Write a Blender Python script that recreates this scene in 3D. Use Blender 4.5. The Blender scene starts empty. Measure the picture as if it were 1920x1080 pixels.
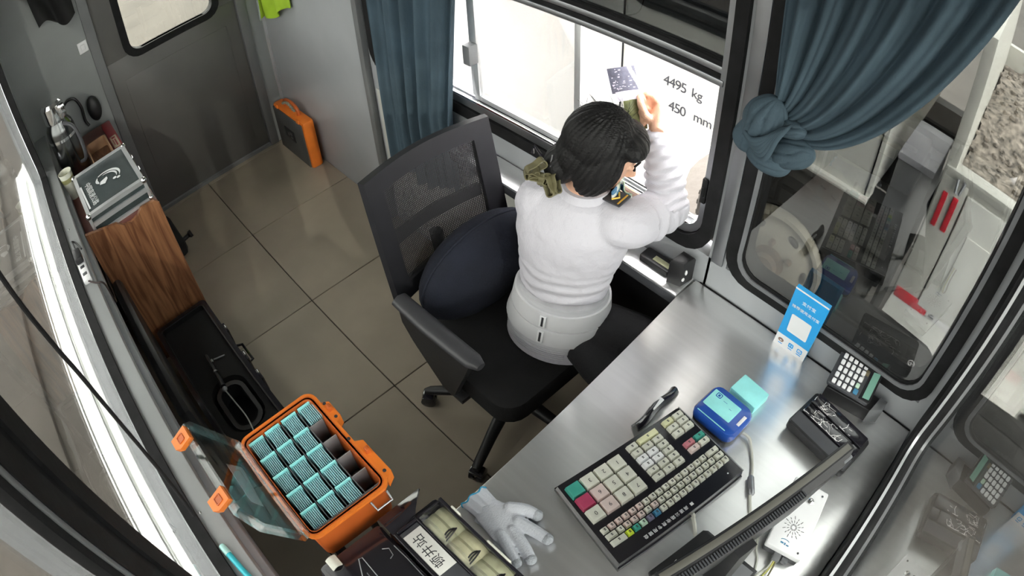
import bpy, bmesh, math, random
from mathutils import Matrix, Vector, noise
random.seed(7)
S = bpy.context.scene
COL = S.collection
R = math.radians

# ------------------------------------------------------------------ camera (wide lens with the barrel curve of the booth's camera)
cd = bpy.data.cameras.new('camera'); cam = bpy.data.objects.new('camera', cd); COL.objects.link(cam); S.camera = cam
cd.type = 'PANO'; cd.panorama_type = 'FISHEYE_LENS_POLYNOMIAL'
cd.sensor_width = 36; cd.sensor_fit = 'HORIZONTAL'; cd.clip_start = .01; cd.fisheye_fov = R(179)
cd.fisheye_polynomial_k0 = 0
cd.fisheye_polynomial_k1 = -0.041310816813565396; cd.fisheye_polynomial_k2 = 2.120420608072694e-05
cd.fisheye_polynomial_k3 = -1.3046066277345908e-05; cd.fisheye_polynomial_k4 = 1.0604943165521956e-07
YAW, PITCH, ROLL = R(138.748), R(47.608), R(-3.169)
fw = Vector((math.cos(YAW)*math.cos(PITCH), math.sin(YAW)*math.cos(PITCH), -math.sin(PITCH)))
rt = Vector((math.sin(YAW), -math.cos(YAW), 0)); up = rt.cross(fw)
r2 = rt*math.cos(ROLL)+up*math.sin(ROLL); u2 = up*math.cos(ROLL)-rt*math.sin(ROLL)
cam.matrix_world = Matrix(((r2.x, u2.x, -fw.x, 3.313), (r2.y, u2.y, -fw.y, .255), (r2.z, u2.z, -fw.z, 2.143), (0, 0, 0, 1)))

# ------------------------------------------------------------------ light
W = bpy.data.worlds.new('sky'); S.world = W; W.use_nodes = True
bg = W.node_tree.nodes['Background']; bg.inputs[0].default_value = (1, .985, .965, 1); bg.inputs[1].default_value = 13
def sun(rot, e, col=(1, .95, .86), ang=.6):
    l = bpy.data.lights.new('sun', 'SUN'); l.energy = e; l.angle = R(ang); l.color = col
    o = bpy.data.objects.new('sun', l); o.rotation_euler = rot; COL.objects.link(o)
sd = Vector((-.86, .30, -.42))
sun(sd.to_track_quat('-Z', 'Y').to_euler(), 2.5)
S.view_settings.view_transform = 'Standard'; S.view_settings.look = 'None'
S.view_settings.exposure = 1.08; S.view_settings.gamma = 1; S.view_settings.use_curve_mapping = False
try:
    S.cycles.max_bounces = 10; S.cycles.transparent_max_bounces = 24; S.cycles.use_denoising = True
except Exception: pass

# ------------------------------------------------------------------ materials
MT = {}
def mat(name, col, rough=.5, metal=0, var=.06, scale=8., bump=0., bscale=60., coat=0, stretch=None, spec=.5, trans=0, emit=0):
    if name in MT: return MT[name]
    m = bpy.data.materials.new(name); m.use_nodes = True; nt = m.node_tree; N = nt.nodes; L = nt.links
    b = N['Principled BSDF']; b.inputs['Roughness'].default_value = rough; b.inputs['Metallic'].default_value = metal
    b.inputs['Specular IOR Level'].default_value = spec
    if coat: b.inputs['Coat Weight'].default_value = coat; b.inputs['Coat Roughness'].default_value = .08
    if trans: b.inputs['Transmission Weight'].default_value = trans
    tc = N.new('ShaderNodeTexCoord'); mp = N.new('ShaderNodeMapping'); L.new(tc.outputs['Object'], mp.inputs[0])
    if stretch: mp.inputs['Scale'].default_value = stretch
    n = N.new('ShaderNodeTexNoise'); n.inputs['Scale'].default_value = scale; n.inputs['Detail'].default_value = 5
    L.new(mp.outputs[0], n.inputs['Vector'])
    cr = N.new('ShaderNodeValToRGB'); c = Vector(col)
    lo = [max(0, x*(1-var*1.6)) for x in c]; hi = [min(1, x*(1+var*1.6)) for x in c]
    cr.color_ramp.elements[0].position = .3; cr.color_ramp.elements[1].position = .7
    cr.color_ramp.elements[0].color = (*lo, 1); cr.color_ramp.elements[1].color = (*hi, 1)
    L.new(n.outputs['Fac'], cr.inputs[0]); L.new(cr.outputs[0], b.inputs['Base Color'])
    if bump:
        n2 = N.new('ShaderNodeTexNoise'); n2.inputs['Scale'].default_value = bscale; n2.inputs['Detail'].default_value = 4
        L.new(mp.outputs[0], n2.inputs['Vector'])
        bp = N.new('ShaderNodeBump'); bp.inputs['Strength'].default_value = bump; bp.inputs['Distance'].default_value = .01
        L.new(n2.outputs['Fac'], bp.inputs['Height']); L.new(bp.outputs[0], b.inputs['Normal'])
    MT[name] = m; return m

def glass(name, tint, refl, rough=0.0, edge=.55):
    m = bpy.data.materials.new(name); m.use_nodes = True; nt = m.node_tree; N = nt.nodes; L = nt.links
    N.remove(N['Principled BSDF']); o = N['Material Output']
    t = N.new('ShaderNodeBsdfTransparent'); t.inputs[0].default_value = (*tint, 1)
    g = N.new('ShaderNodeBsdfGlossy'); g.inputs['Roughness'].default_value = rough; g.inputs[0].default_value = (1, 1, 1, 1)
    lw = N.new('ShaderNodeLayerWeight'); lw.inputs[0].default_value = .25
    mr = N.new('ShaderNodeMapRange'); mr.inputs['To Min'].default_value = refl; mr.inputs['To Max'].default_value = min(1, refl+edge)
    L.new(lw.outputs['Fresnel'], mr.inputs[0])
    mx = N.new('ShaderNodeMixShader'); L.new(mr.outputs[0], mx.inputs[0]); L.new(t.outputs[0], mx.inputs[1]); L.new(g.outputs[0], mx.inputs[2])
    L.new(mx.outputs[0], o.inputs[0]); MT[name] = m; return m

def wood(name, a, b, sc=(14, 14, 1.2), rough=.4):
    m = bpy.data.materials.new(name); m.use_nodes = True; nt = m.node_tree; N = nt.nodes; L = nt.links; p = N['Principled BSDF']
    tc = N.new('ShaderNodeTexCoord'); mp = N.new('ShaderNodeMapping'); mp.inputs['Scale'].default_value = sc; L.new(tc.outputs['Object'], mp.inputs[0])
    n = N.new('ShaderNodeTexNoise'); n.inputs['Scale'].default_value = 2.2; n.inputs['Detail'].default_value = 8; n.inputs['Distortion'].default_value = 1.4
    L.new(mp.outputs[0], n.inputs['Vector'])
    cr = N.new('ShaderNodeValToRGB'); cr.color_ramp.elements[0].color = (*a, 1); cr.color_ramp.elements[1].color = (*b, 1)
    cr.color_ramp.elements[0].position = .36; cr.color_ramp.elements[1].position = .62
    L.new(n.outputs['Fac'], cr.inputs[0]); L.new(cr.outputs[0], p.inputs['Base Color']); p.inputs['Roughness'].default_value = rough
    MT[name] = m; return m

def meshcloth(name, col, cell=.006, hole=.36):
    """woven mesh: threads with real gaps one can see through"""
    m = bpy.data.materials.new(name); m.use_nodes = True; nt = m.node_tree; N = nt.nodes; L = nt.links; p = N['Principled BSDF']; o = N['Material Output']
    p.inputs['Base Color'].default_value = (*col, 1); p.inputs['Roughness'].default_value = .45
    tc = N.new('ShaderNodeTexCoord'); sp = N.new('ShaderNodeSeparateXYZ'); L.new(tc.outputs['Object'], sp.inputs[0])
    def saw(ax, off):
        a = N.new('ShaderNodeMath'); a.operation = 'MULTIPLY'; a.inputs[1].default_value = 1/cell; L.new(sp.outputs[ax], a.inputs[0])
        f = N.new('ShaderNodeMath'); f.operation = 'FRACT'; L.new(a.outputs[0], f.inputs[0])
        s = N.new('ShaderNodeMath'); s.operation = 'SUBTRACT'; s.inputs[1].default_value = .5; L.new(f.outputs[0], s.inputs[0])
        b = N.new('ShaderNodeMath'); b.operation = 'ABSOLUTE'; L.new(s.outputs[0], b.inputs[0])
        c = N.new('ShaderNodeMath'); c.operation = 'LESS_THAN'; c.inputs[1].default_value = hole; L.new(b.outputs[0], c.inputs[0]); return c
    x, y = saw('Y', 0), saw('Z', 0)
    mu = N.new('ShaderNodeMath'); mu.operation = 'MULTIPLY'; L.new(x.outputs[0], mu.inputs[0]); L.new(y.outputs[0], mu.inputs[1])
    t = N.new('ShaderNodeBsdfTransparent'); mx = N.new('ShaderNodeMixShader')
    L.new(mu.outputs[0], mx.inputs[0]); L.new(p.outputs[0], mx.inputs[1]); L.new(t.outputs[0], mx.inputs[2]); L.new(mx.outputs[0], o.inputs[0])
    MT[name] = m; return m

def checks(name, a, b, c, sc):
    m = bpy.data.materials.new(name); m.use_nodes = True; nt = m.node_tree; N = nt.nodes; L = nt.links; p = N['Principled BSDF']
    tc = N.new('ShaderNodeTexCoord')
    k = N.new('ShaderNodeTexChecker'); k.inputs['Scale'].default_value = sc; k.inputs[1].default_value = (*a, 1); k.inputs[2].default_value = (*b, 1)
    L.new(tc.outputs['Object'], k.inputs[0])
    k2 = N.new('ShaderNodeTexChecker'); k2.inputs['Scale'].default_value = sc*.45; k2.inputs[1].default_value = (1, 1, 1, 1); k2.inputs[2].default_value = (*c, 1)
    L.new(tc.outputs['Object'], k2.inputs[0])
    mx = N.new('ShaderNodeMix'); mx.data_type = 'RGBA'; mx.blend_type = 'MULTIPLY'; mx.inputs[0].default_value = 1
    L.new(k.outputs[0], mx.inputs[6]); L.new(k2.outputs[0], mx.inputs[7]); L.new(mx.outputs[2], p.inputs['Base Color'])
    MT[name] = m; return m

steel = mat('brushed_steel', (.82, .82, .82), .28, .84, .02, 3, .04, 30, stretch=(1, 22, 1))
steel_ext = mat('outdoor_steel', (.80, .82, .78), .30, 1, .10, 4, .22, 7, stretch=(.6, 3, 1))
bedm = mat('bed_paint', (.52, .505, .46), .4, 0, .07, 3, .05, 8)
alu = mat('aluminium', (.74, .75, .77), .30, .6, .04, 10)
alu_dull = mat('dull_aluminium', (.40, .41, .43), .45, 1, .05, 10)
chrome = mat('chrome', (.80, .80, .80), .12, 1, .02)
rubber = mat('black_rubber', (.013, .013, .014), .6, 0, .2, 20, .05, 80, spec=.18)
blackp = mat('black_plastic', (.016, .016, .018), .42, 0, .15, 12, .04, 120)
blackg = mat('black_gloss_plastic', (.014, .013, .018), .14, 0, .1, 9, coat=.6)
darkgrey = mat('dark_grey_plastic', (.06, .062, .07), .45, 0, .1, 12)
greyp = mat('grey_plastic', (.16, .165, .175), .45, 0, .08, 12)
wallp = mat('grey_wall_panel', (.40, .415, .435), .42, 0, .05, 2.5, .03, 30)
wallw = mat('pale_wall_panel', (.62, .62, .58), .45, 0, .05, 2.5)
doorm = mat('door_grey', (.115, .112, .106), .38, 0, .10, 2.2, .03, 40)
framem = mat('frame_grey', (.17, .175, .18), .42, 0, .05, 6)
ceilm = mat('ceiling_white', (.72, .73, .74), .6, 0, .03, 4)
grout = mat('tile_joint', (.03, .027, .024), .9, 0, .2, 30)
asphalt = mat('outdoor_concrete', (.095, .083, .072), .85, 0, .16, 1.6, .35, 22)
orange = mat('orange_plastic', (.80, .20, .025), .36, 0, .06, 12, .03, 160)
orange_d = mat('orange_dark', (.52, .11, .02), .4, 0, .06, 12)
clear = glass('clear_plastic', (.97, .97, .965), .012, edge=.13)
clear_e = glass('clear_plastic_edge', (.86, .88, .88), .10, edge=.4)
door_g = glass('door_pane', (.42, .43, .41), .05)
win_t = glass('tinted_window', (.29, .30, .295), .05)
win_c = glass('clear_window', (.985, .985, .985), .03)
win_f = glass('front_window', (.44, .45, .44), .14)
win_l = glass('left_window', (.34, .345, .335), .045, edge=.3)
cyan = mat('turquoise_card', (.36, .66, .72), .38, 0, .06, 40)
cyan_l = mat('pale_turquoise_card', (.34, .84, .84), .35, 0, .04, 30)
white = mat('white_plastic', (.82, .82, .84), .35, 0, .02)
cream = mat('cream_plastic', (.68, .68, .60), .4, 0, .06, 40)
cream_y = mat('cream_yellow_plastic', (.72, .72, .46), .4, 0, .05, 40)
cream_p = mat('cream_pink_plastic', (.70, .57, .54), .4, 0, .05, 40)
keygreen = mat('green_key', (.055, .36, .29), .4, 0, .06, 40)
keyred = mat('crimson_key', (.46, .055, .13), .4, 0, .06, 40)
keypink = mat('pink_key', (.56, .20, .24), .4, 0, .05, 40)
keyblue = mat('blue_key', (.06, .22, .38), .4, 0, .06, 40)
keylime = mat('lime_key', (.62, .76, .05), .4, 0, .05, 40)
keymint = mat('mint_key', (.52, .70, .56), .4, 0, .05, 40)
keypur = mat('violet_grey_key', (.17, .16, .24), .4, 0, .2, 90)
ink = mat('dark_print', (.035, .035, .04), .6, 0, .1)
inkw = mat('white_print', (.82, .84, .86), .5, 0, .04)
blue = mat('royal_blue_plastic', (.018, .085, .42), .26, 0, .06, 9, coat=.3)
signblue = mat('sky_blue_card', (.02, .36, .80), .38, 0, .02)
cloth_b = mat('slate_blue_curtain', (.098, .150, .190), .85, 0, .12, 5, .2, 160)
def translucent(m, fac):
    nt = m.node_tree; o = nt.nodes['Material Output']; b = nt.nodes['Principled BSDF']; t = nt.nodes.new('ShaderNodeBsdfTranslucent'); mx = nt.nodes.new('ShaderNodeMixShader')
    src = b.inputs['Base Color'].links[0].from_socket; nt.links.new(src, t.inputs[0]); mx.inputs[0].default_value = fac
    nt.links.new(b.outputs[0], mx.inputs[1]); nt.links.new(t.outputs[0], mx.inputs[2]); nt.links.new(mx.outputs[0], o.inputs[0])
translucent(cloth_b, .42)
navy = mat('navy_cushion', (.006, .008, .018), .9, 0, .15, 12, .25, 220)
seatm = mat('black_upholstery', (.010, .010, .011), .85, 0, .15, 12, .2, 200)
shirtm = mat('white_shirt', (.56, .545, .60), .8, 0, .03, 4, .55, 26)
beltm = mat('pale_grey_elastic', (.56, .56, .59), .7, 0, .04, 20, .25, 120, stretch=(1, 1, 6))
trous = mat('black_trousers', (.008, .008, .010), .9, 0, .15, 14, .2, 120)
skin = mat('skin', (.68, .40, .28), .5, 0, .05, 18, .08, 120)
hairm = mat('black_hair', (.007, .0065, .007), .55, 0, .3, 30, .3, 55, stretch=(1, 1, .18), spec=.3)
olive = mat('olive_satin', (.155, .14, .075), .42, 0, .15, 22, .2, 60)
gold = mat('gold_braid', (.70, .42, .06), .4, .3, .05)
scarfm = checks('checked_scarf', (.80, .82, .78), (.10, .26, .46), (.55, .66, .52), 46)
redm = mat('red_lacquer', (.26, .028, .035), .38, 0, .08, 8)
red_r = mat('red_reflector', (.62, .028, .045), .35, 0, .08, 30)
white_r = mat('white_reflector', (.72, .70, .70), .35, 0, .06, 30)
truckw = mat('truck_white_paint', (.80, .785, .73), .32, 0, .05, 3, .03, 6)
truckd = mat('truck_dark_steel', (.050, .048, .045), .7, 0, .25, 8, .2, 40)
truckg = mat('truck_grey_paint', (.20, .20, .21), .5, 0, .12, 6)
tyre = mat('tyre_rubber', (.050, .046, .042), .9, 0, .2, 12, .35, 40)
rimm = mat('dusty_wheel_steel', (.46, .42, .34), .55, .25, .12, 9, .1, 40)
rust = mat('rusty_hub', (.15, .11, .08), .85, 0, .35, 26, .3, 60)
gravelm = mat('gravel', (.215, .185, .155), .95, 0, .5, 38, .9, 46)
woodp = wood('red_oak', (.165, .062, .028), (.40, .185, .088))
woodd = wood('brown_oak', (.10, .045, .025), (.22, .105, .055), (3, 14, 14))
glove_w = mat('white_cotton', (.62, .64, .70), .95, 0, .04, 16, .2, 260)
glove_g = mat('worn_grey_cotton', (.40, .42, .46), .95, 0, .12, 24, .5, 150)
glove_b = mat('blue_thread', (.05, .30, .50), .9, 0, .1, 60)
paper = mat('pale_paper', (.66, .65, .62), .7, 0, .04, 8)
cash = mat('olive_banknotes', (.42, .42, .28), .6, 0, .14, 30)
cash_p = mat('yellowish_banknotes', (.52, .50, .33), .6, 0, .12, 26)
vestm = mat('lime_vest', (.40, .62, .03), .7, 0, .08, 9)
grey_cable = mat('pale_grey_cable', (.55, .55, .50), .5)
diamond = mat('black_diamond_plate', (.030, .045, .048), .35, 0, .1, 20, .5, 300)
mugm = mat('pale_mug', (.60, .60, .52), .4, 0, .05, 20)
teal_lcd = mat('green_lcd', (.25, .50, .40), .25, 0, .04, 8)
solar = mat('brown_solar_cell', (.19, .16, .10), .25, 0, .25, 60)
pouchg = mat('olive_pouch', (.23, .25, .11), .4, 0, .25, 40)
lilac = mat('lilac_slip', (.72, .66, .80), .6, 0, .03)
indicator = mat('orange_lamp_lens', (.85, .14, .02), .3, 0, .05)

# ------------------------------------------------------------------ mesh builder
def FR(o=(0, 0, 0), rz=0, rx=0, ry=0):
    return Matrix.Translation(o) @ Matrix.Rotation(rz, 4, 'Z') @ Matrix.Rotation(ry, 4, 'Y') @ Matrix.Rotation(rx, 4, 'X')
def AX(o, x, y):
    """frame from an origin, an x direction and a roughly-y direction"""
    x = Vector(x).normalized(); y = Vector(y); z = x.cross(y).normalized(); y = z.cross(x)
    o = Vector(o)
    return Matrix(((x.x, y.x, z.x, o.x), (x.y, y.y, z.y, o.y), (x.z, y.z, z.z, o.z), (0, 0, 0, 1)))
I4 = Matrix.Identity(4)

class MB:
    def __init__(s): s.v = []; s.f = []
    def add(s, vs, fs, M=I4):
        n = len(s.v); s.v += [M @ Vector(v) for v in vs]; s.f += [tuple(i+n for i in f) for f in fs]; return s
    def box(s, lo, hi, bev=0, M=I4, seg=2):
        bm = bmesh.new(); bmesh.ops.create_cube(bm, size=1)
        c = [(a+b)/2 for a, b in zip(lo, hi)]; d = [b-a for a, b in zip(lo, hi)]
        for v in bm.verts: v.co = Vector((c[0]+v.co.x*d[0], c[1]+v.co.y*d[1], c[2]+v.co.z*d[2]))
        if bev: bmesh.ops.bevel(bm, geom=bm.edges[:], offset=min(bev, min(abs(q) for q in d)*.49), segments=seg, profile=.5, affect='EDGES')
        bm.verts.index_update(); s.add([v.co.copy() for v in bm.verts], [[v.index for v in f.verts] for f in bm.faces], M); bm.free(); return s
    def prism(s, poly, z0, z1, M=I4):
        n = len(poly)
        s.add([(x, y, z0) for x, y in poly]+[(x, y, z1) for x, y in poly],
              [tuple(range(n-1, -1, -1)), tuple(range(n, 2*n))]+[(i, (i+1) % n, n+(i+1) % n, n+i) for i in range(n)], M); return s
    def rprism(s, poly, z0, z1, ch, M=I4):
        """prism with chamfered top edge"""
        cx = sum(p[0] for p in poly)/len(poly); cy = sum(p[1] for p in poly)/len(poly); n = len(poly)
        def sh(k): return [(x+(cx-x)*k/max(1e-6, math.hypot(cx-x, cy-y)), y+(cy-y)*k/max(1e-6, math.hypot(cx-x, cy-y))) for x, y in poly]
        V = [(x, y, z0) for x, y in poly]+[(x, y, z1-ch) for x, y in poly]+[(x, y, z1-ch*.3) for x, y in sh(ch*.4)]+[(x, y, z1) for x, y in sh(ch*1.2)]
        F = [tuple(range(n-1, -1, -1)), tuple(range(3*n, 4*n))]
        for k in range(3): F += [(k*n+i, k*n+(i+1) % n, (k+1)*n+(i+1) % n, (k+1)*n+i) for i in range(n)]
        s.add(V, F, M); return s
    def ring(s, outer, inner, z0, z1, M=I4):
        n = len(outer)
        V = [(x, y, z0) for x, y in outer]+[(x, y, z0) for x, y in inner]+[(x, y, z1) for x, y in outer]+[(x, y, z1) for x, y in inner]
        F = []
        for i in range(n):
            j = (i+1) % n
            F += [(i, n+i, n+j, j), (2*n+i, 2*n+j, 3*n+j, 3*n+i), (i, j, 2*n+j, 2*n+i), (n+i, 3*n+i, 3*n+j, n+j)]
        s.add(V, F, M); return s
    def lathe(s, prof, n=24, M=I4, sx=1, sy=1):
        V = []; F = []
        for r, z in prof:
            for i in range(n):
                a = 2*math.pi*i/n; V.append((r*math.cos(a)*sx, r*math.sin(a)*sy, z))
        for k in range(len(prof)-1):
            for i in range(n):
                j = (i+1) % n; F.append((k*n+i, k*n+j, (k+1)*n+j, (k+1)*n+i))
        F.append(tuple(range(n-1, -1, -1))); F.append(tuple((len(prof)-1)*n+i for i in range(n)))
        s.add(V, F, M); return s
    def tube(s, pts, r, n=8, M=I4):
        P = [Vector(p) for p in pts]; V = []; F = []
        rr = r if isinstance(r, (list, tuple)) else [r]*len(P); prev = None
        for i, p in enumerate(P):
            t = (P[min(i+1, len(P)-1)]-P[max(i-1, 0)]).normalized()
            if prev is None:
                a = Vector((0, 0, 1)) if abs(t.z) < .9 else Vector((1, 0, 0)); x = t.cross(a).normalized()
            else: x = (prev-t*prev.dot(t)).normalized()
            prev = x; y = t.cross(x)
            for k in range(n):
                a = 2*math.pi*k/n; V.append(p+(x*math.cos(a)+y*math.sin(a))*rr[i])
        for i in range(len(P)-1):
            for k in range(n):
                j = (k+1) % n; F.append((i*n+k, i*n+j, (i+1)*n+j, (i+1)*n+k))
        F.append(tuple(range(n-1, -1, -1))); F.append(tuple((len(P)-1)*n+k for k in range(n)))
        s.add(V, F, M); return s
    def loft(s, rings, n=24, M=I4, p=2.0):
        """rings: (centre, side axis vector, front axis vector) with lengths = half widths"""
        V = []; F = []
        for c, a, b in rings:
            c, a, b = Vector(c), Vector(a), Vector(b)
            for k in range(n):
                t = 2*math.pi*k/n; ct, st = math.cos(t), math.sin(t)
                e = 2/p; V.append(c+a*(abs(ct)**e*(1 if ct > 0 else -1))+b*(abs(st)**e*(1 if st > 0 else -1)))
        m = len(rings)
        for i in range(m-1):
            for k in range(n):
                j = (k+1) % n; F.append((i*n+k, i*n+j, (i+1)*n+j, (i+1)*n+k))
        F.append(tuple(range(n-1, -1, -1))); F.append(tuple((m-1)*n+k for k in range(n)))
        s.add(V, F, M); return s
    def ball(s, c, r, n=16, m=10, M=I4):
        r = (r, r, r) if not isinstance(r, (tuple, list)) else r
        V = [(c[0], c[1], c[2]-r[2])]; F = []
        for i in range(1, m):
            a = -math.pi/2+math.pi*i/m
            for k in range(n):
                t = 2*math.pi*k/n; V.append((c[0]+r[0]*math.cos(a)*math.cos(t), c[1]+r[1]*math.cos(a)*math.sin(t), c[2]+r[2]*math.sin(a)))
        V.append((c[0], c[1], c[2]+r[2])); T = len(V)-1
        for k in range(n): F.append((0, 1+(k+1) % n, 1+k)); F.append((T, 1+(m-2)*n+k, 1+(m-2)*n+(k+1) % n))
        for i in range(m-2):
            for k in range(n): F.append((1+i*n+k, 1+i*n+(k+1) % n, 1+(i+1)*n+(k+1) % n, 1+(i+1)*n+k))
        s.add(V, F, M); return s
    def sheet(s, fn, nu, nv, th=.002, M=I4):
        """closed thin sheet from fn(u,v)"""
        P = [[Vector(fn(i/nu, j/nv)) for j in range(nv+1)] for i in range(nu+1)]; V = []; F = []
        def nrm(i, j):
            a = P[min(i+1, nu)][j]-P[max(i-1, 0)][j]; b = P[i][min(j+1, nv)]-P[i][max(j-1, 0)]; return a.cross(b).normalized()
        for sgn in (1, -1):
            for i in range(nu+1):
                for j in range(nv+1): V.append(P[i][j]+nrm(i, j)*th/2*sgn)
        w = nv+1; o = (nu+1)*w
        for i in range(nu):
            for j in range(nv):
                a, b, c, d = i*w+j, (i+1)*w+j, (i+1)*w+j+1, i*w+j+1
                F += [(a, b, c, d), (o+d, o+c, o+b, o+a)]
        for i in range(nu): F += [(i*w, o+i*w, o+(i+1)*w, (i+1)*w), (i*w+nv, (i+1)*w+nv, o+(i+1)*w+nv, o+i*w+nv)]
        for j in range(nv): F += [(j, j+1, o+j+1, o+j), (nu*w+j, o+nu*w+j, o+nu*w+j+1, nu*w+j+1)]
        s.add(V, F, M); return s

def rrect(x0, y0, x1, y1, r, seg=5, rs=None):
    rs = rs or (r, r, r, r); out = []
    for (cx, cy, a0, q) in ((x1-rs[0], y1-rs[0], 0, rs[0]), (x0+rs[1], y1-rs[1], 90, rs[1]), (x0+rs[2], y0+rs[2], 180, rs[2]), (x1-rs[3], y0+rs[3], 270, rs[3])):
        for k in range(seg+1):
            a = R(a0+90*k/seg); out.append((cx+q*math.cos(a), cy+q*math.sin(a)))
    return out

def wloc(o):
    p = Vector((0, 0, 0))
    while o is not None: p = p+o.location; o = o.parent
    return p
SPLIT = set('''door_seam hand_hole wheel_nut window_seal chassis_rail axle_box step sill_track middle_rail rail_seal mullion_cover ledge_screw outer_sill_bead
screw knob white_button front_edge slot corner_cap catch front_lug lug_hole hinge tray_wall plate socket bright_ring bracket eye eyebrow plug blue_icon
dark_band side_bar hair_clip gold_chevron inspection_mark window_frame_bar guard hook ribbon_loop knot_lobe fixed_bar worn_fingertip'''.split())
STUFF = set('moulding_lines vent_ribs tread belt_ribs white_scuffs stray_hairs slip_marks beaded_grip sunburst_holes badge_print label_print printed_logo printed_emblem'.split())
def islands(mb):
    par = list(range(len(mb.v)))
    def find(a):
        while par[a] != a: par[a] = par[par[a]]; a = par[a]
        return a
    for f in mb.f:
        r0 = find(f[0])
        for q in f[1:]: par[find(q)] = r0
    gr = {}
    for f in mb.f: gr.setdefault(find(f[0]), []).append(f)
    out = []
    for fs in gr.values():
        ids = sorted({i for f in fs for i in f}); mp = {a: b for b, a in enumerate(ids)}; q = MB(); q.v = [mb.v[i] for i in ids]; q.f = [tuple(mp[i] for i in f) for f in fs]; out.append(q)
    return out
def link(name, mb, m, parent=None, at=None, smooth=35, kind=None):
    if name in SPLIT and parent is not None:
        os_ = [link1(name, q, m, parent, at, smooth, kind) for q in islands(mb)]; return os_[0]
    return link1(name, mb, m, parent, at, smooth, kind or ('stuff' if name in STUFF else None))
def link1(name, mb, m, parent=None, at=None, smooth=35, kind=None):
    """one mesh object; vertices are given in world space, the origin sits at the parent's (or at its own) base"""
    me = bpy.data.meshes.new(name)
    org = wloc(parent) if parent is not None else Vector(at if at is not None else (0, 0, 0))
    me.from_pydata([tuple(v-org) for v in mb.v], [], mb.f)
    me.materials.append(m if not isinstance(m, str) else MT[m])
    fix(me, smooth)
    o = bpy.data.objects.new(name, me); COL.objects.link(o)
    if parent is not None: o.parent = parent
    else: o.location = org
    if kind: o['kind'] = kind
    return o
def fix(me, smooth=35):
    bm = bmesh.new(); bm.from_mesh(me); bmesh.ops.recalc_face_normals(bm, faces=bm.faces[:]); bm.to_mesh(me); bm.free()
    if smooth:
        me.polygons.foreach_set('use_smooth', [True]*len(me.polygons)); me.set_sharp_from_angle(angle=R(smooth))
    me.update()
def tag(o, label, cat, group=None):
    o['label'] = label; o['category'] = cat
    if group: o['group'] = group
    return o
def thing(name, label, cat, loc, group=None):
    o = bpy.data.objects.new(name, None); o.empty_display_size = .05; COL.objects.link(o); o.location = loc
    return tag(o, label, cat, group)
def struct(name, mb, m, parent=None, smooth=35):
    o = link(name, mb, m, parent, smooth=smooth)
    if parent is None: o['kind'] = 'structure'
    return o
def copy_part(src, parent, dloc, name=None, material=None):
    c = src.copy(); COL.objects.link(c); c.parent = parent; c.location = Vector(src.location)+Vector(dloc)
    if material is not None: c.data = c.data.copy(); c.data.materials[0] = material
    return c
DG = None
def textmesh(txt, size, M, th=.0006, align='CENTER', space=1.0):
    """flat lettering as mesh vertices in world space"""
    cu = bpy.data.curves.new('lettering', 'FONT'); cu.body = txt; cu.size = size; cu.extrude = th; cu.align_x = align; cu.align_y = 'CENTER'
    cu.space_character = space; cu.resolution_u = 3
    o = bpy.data.objects.new('lettering', cu); COL.objects.link(o)
    dg = bpy.context.evaluated_depsgraph_get(); me = bpy.data.meshes.new_from_object(o.evaluated_get(dg))
    mb = MB(); mb.add([v.co.copy() for v in me.vertices], [tuple(p.vertices) for p in me.polygons], M)
    bpy.data.objects.remove(o); bpy.data.curves.remove(cu); bpy.data.meshes.remove(me); return mb
def remesh(mb, vox, smooth_it=4, name='surface'):
    """fuse overlapping closed pieces into one continuous surface"""
    me = bpy.data.meshes.new(name); me.from_pydata([tuple(v) for v in mb.v], [], mb.f); fix(me, 0)
    o = bpy.data.objects.new(name, me); COL.objects.link(o)
    k = o.modifiers.new('r', 'REMESH'); k.mode = 'VOXEL'; k.voxel_size = vox
    if smooth_it: q = o.modifiers.new('s', 'SMOOTH'); q.factor = .5; q.iterations = smooth_it
    dg = bpy.context.evaluated_depsgraph_get(); m2 = bpy.data.meshes.new_from_object(o.evaluated_get(dg))
    out = MB(); out.v = [v.co.copy() for v in m2.vertices]; out.f = [tuple(p.vertices) for p in m2.polygons]
    bpy.data.objects.remove(o); bpy.data.meshes.remove(me); bpy.data.meshes.remove(m2); return out
def bez(p0, p1, p2, p3, n=12):
    out = []
    for i in range(n+1):
        t = i/n; out.append(tuple(p0[k]*(1-t)**3+3*p1[k]*t*(1-t)**2+3*p2[k]*t*t*(1-t)+p3[k]*t**3 for k in range(3)))
    return out
def spline(P, n=8):
    P = [Vector(p) for p in P]; out = []
    for i in range(len(P)-1):
        a, b, c, d = P[max(i-1, 0)], P[i], P[i+1], P[min(i+2, len(P)-1)]
        for k in range(n):
            t = k/n; out.append(.5*((2*b)+(c-a)*t+(2*a-5*b+4*c-d)*t*t+(3*b-a-3*c+d)*t**3))
    return out+[P[-1]]

# ------------------------------------------------------------------ the booth shell
X1, Y0, Y1, ZC = 3.516, .03, 1.486, 2.36
YF = Matrix(((1, 0, 0, 0), (0, 0, 1, 0), (0, 1, 0, 0), (0, 0, 0, 1)))      # (x, z, y) polygons standing in the long walls
XF = Matrix(((0, 0, 1, 0), (1, 0, 0, 0), (0, 1, 0, 0), (0, 0, 0, 1)))      # (y, z, x) polygons standing in the end walls

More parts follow.
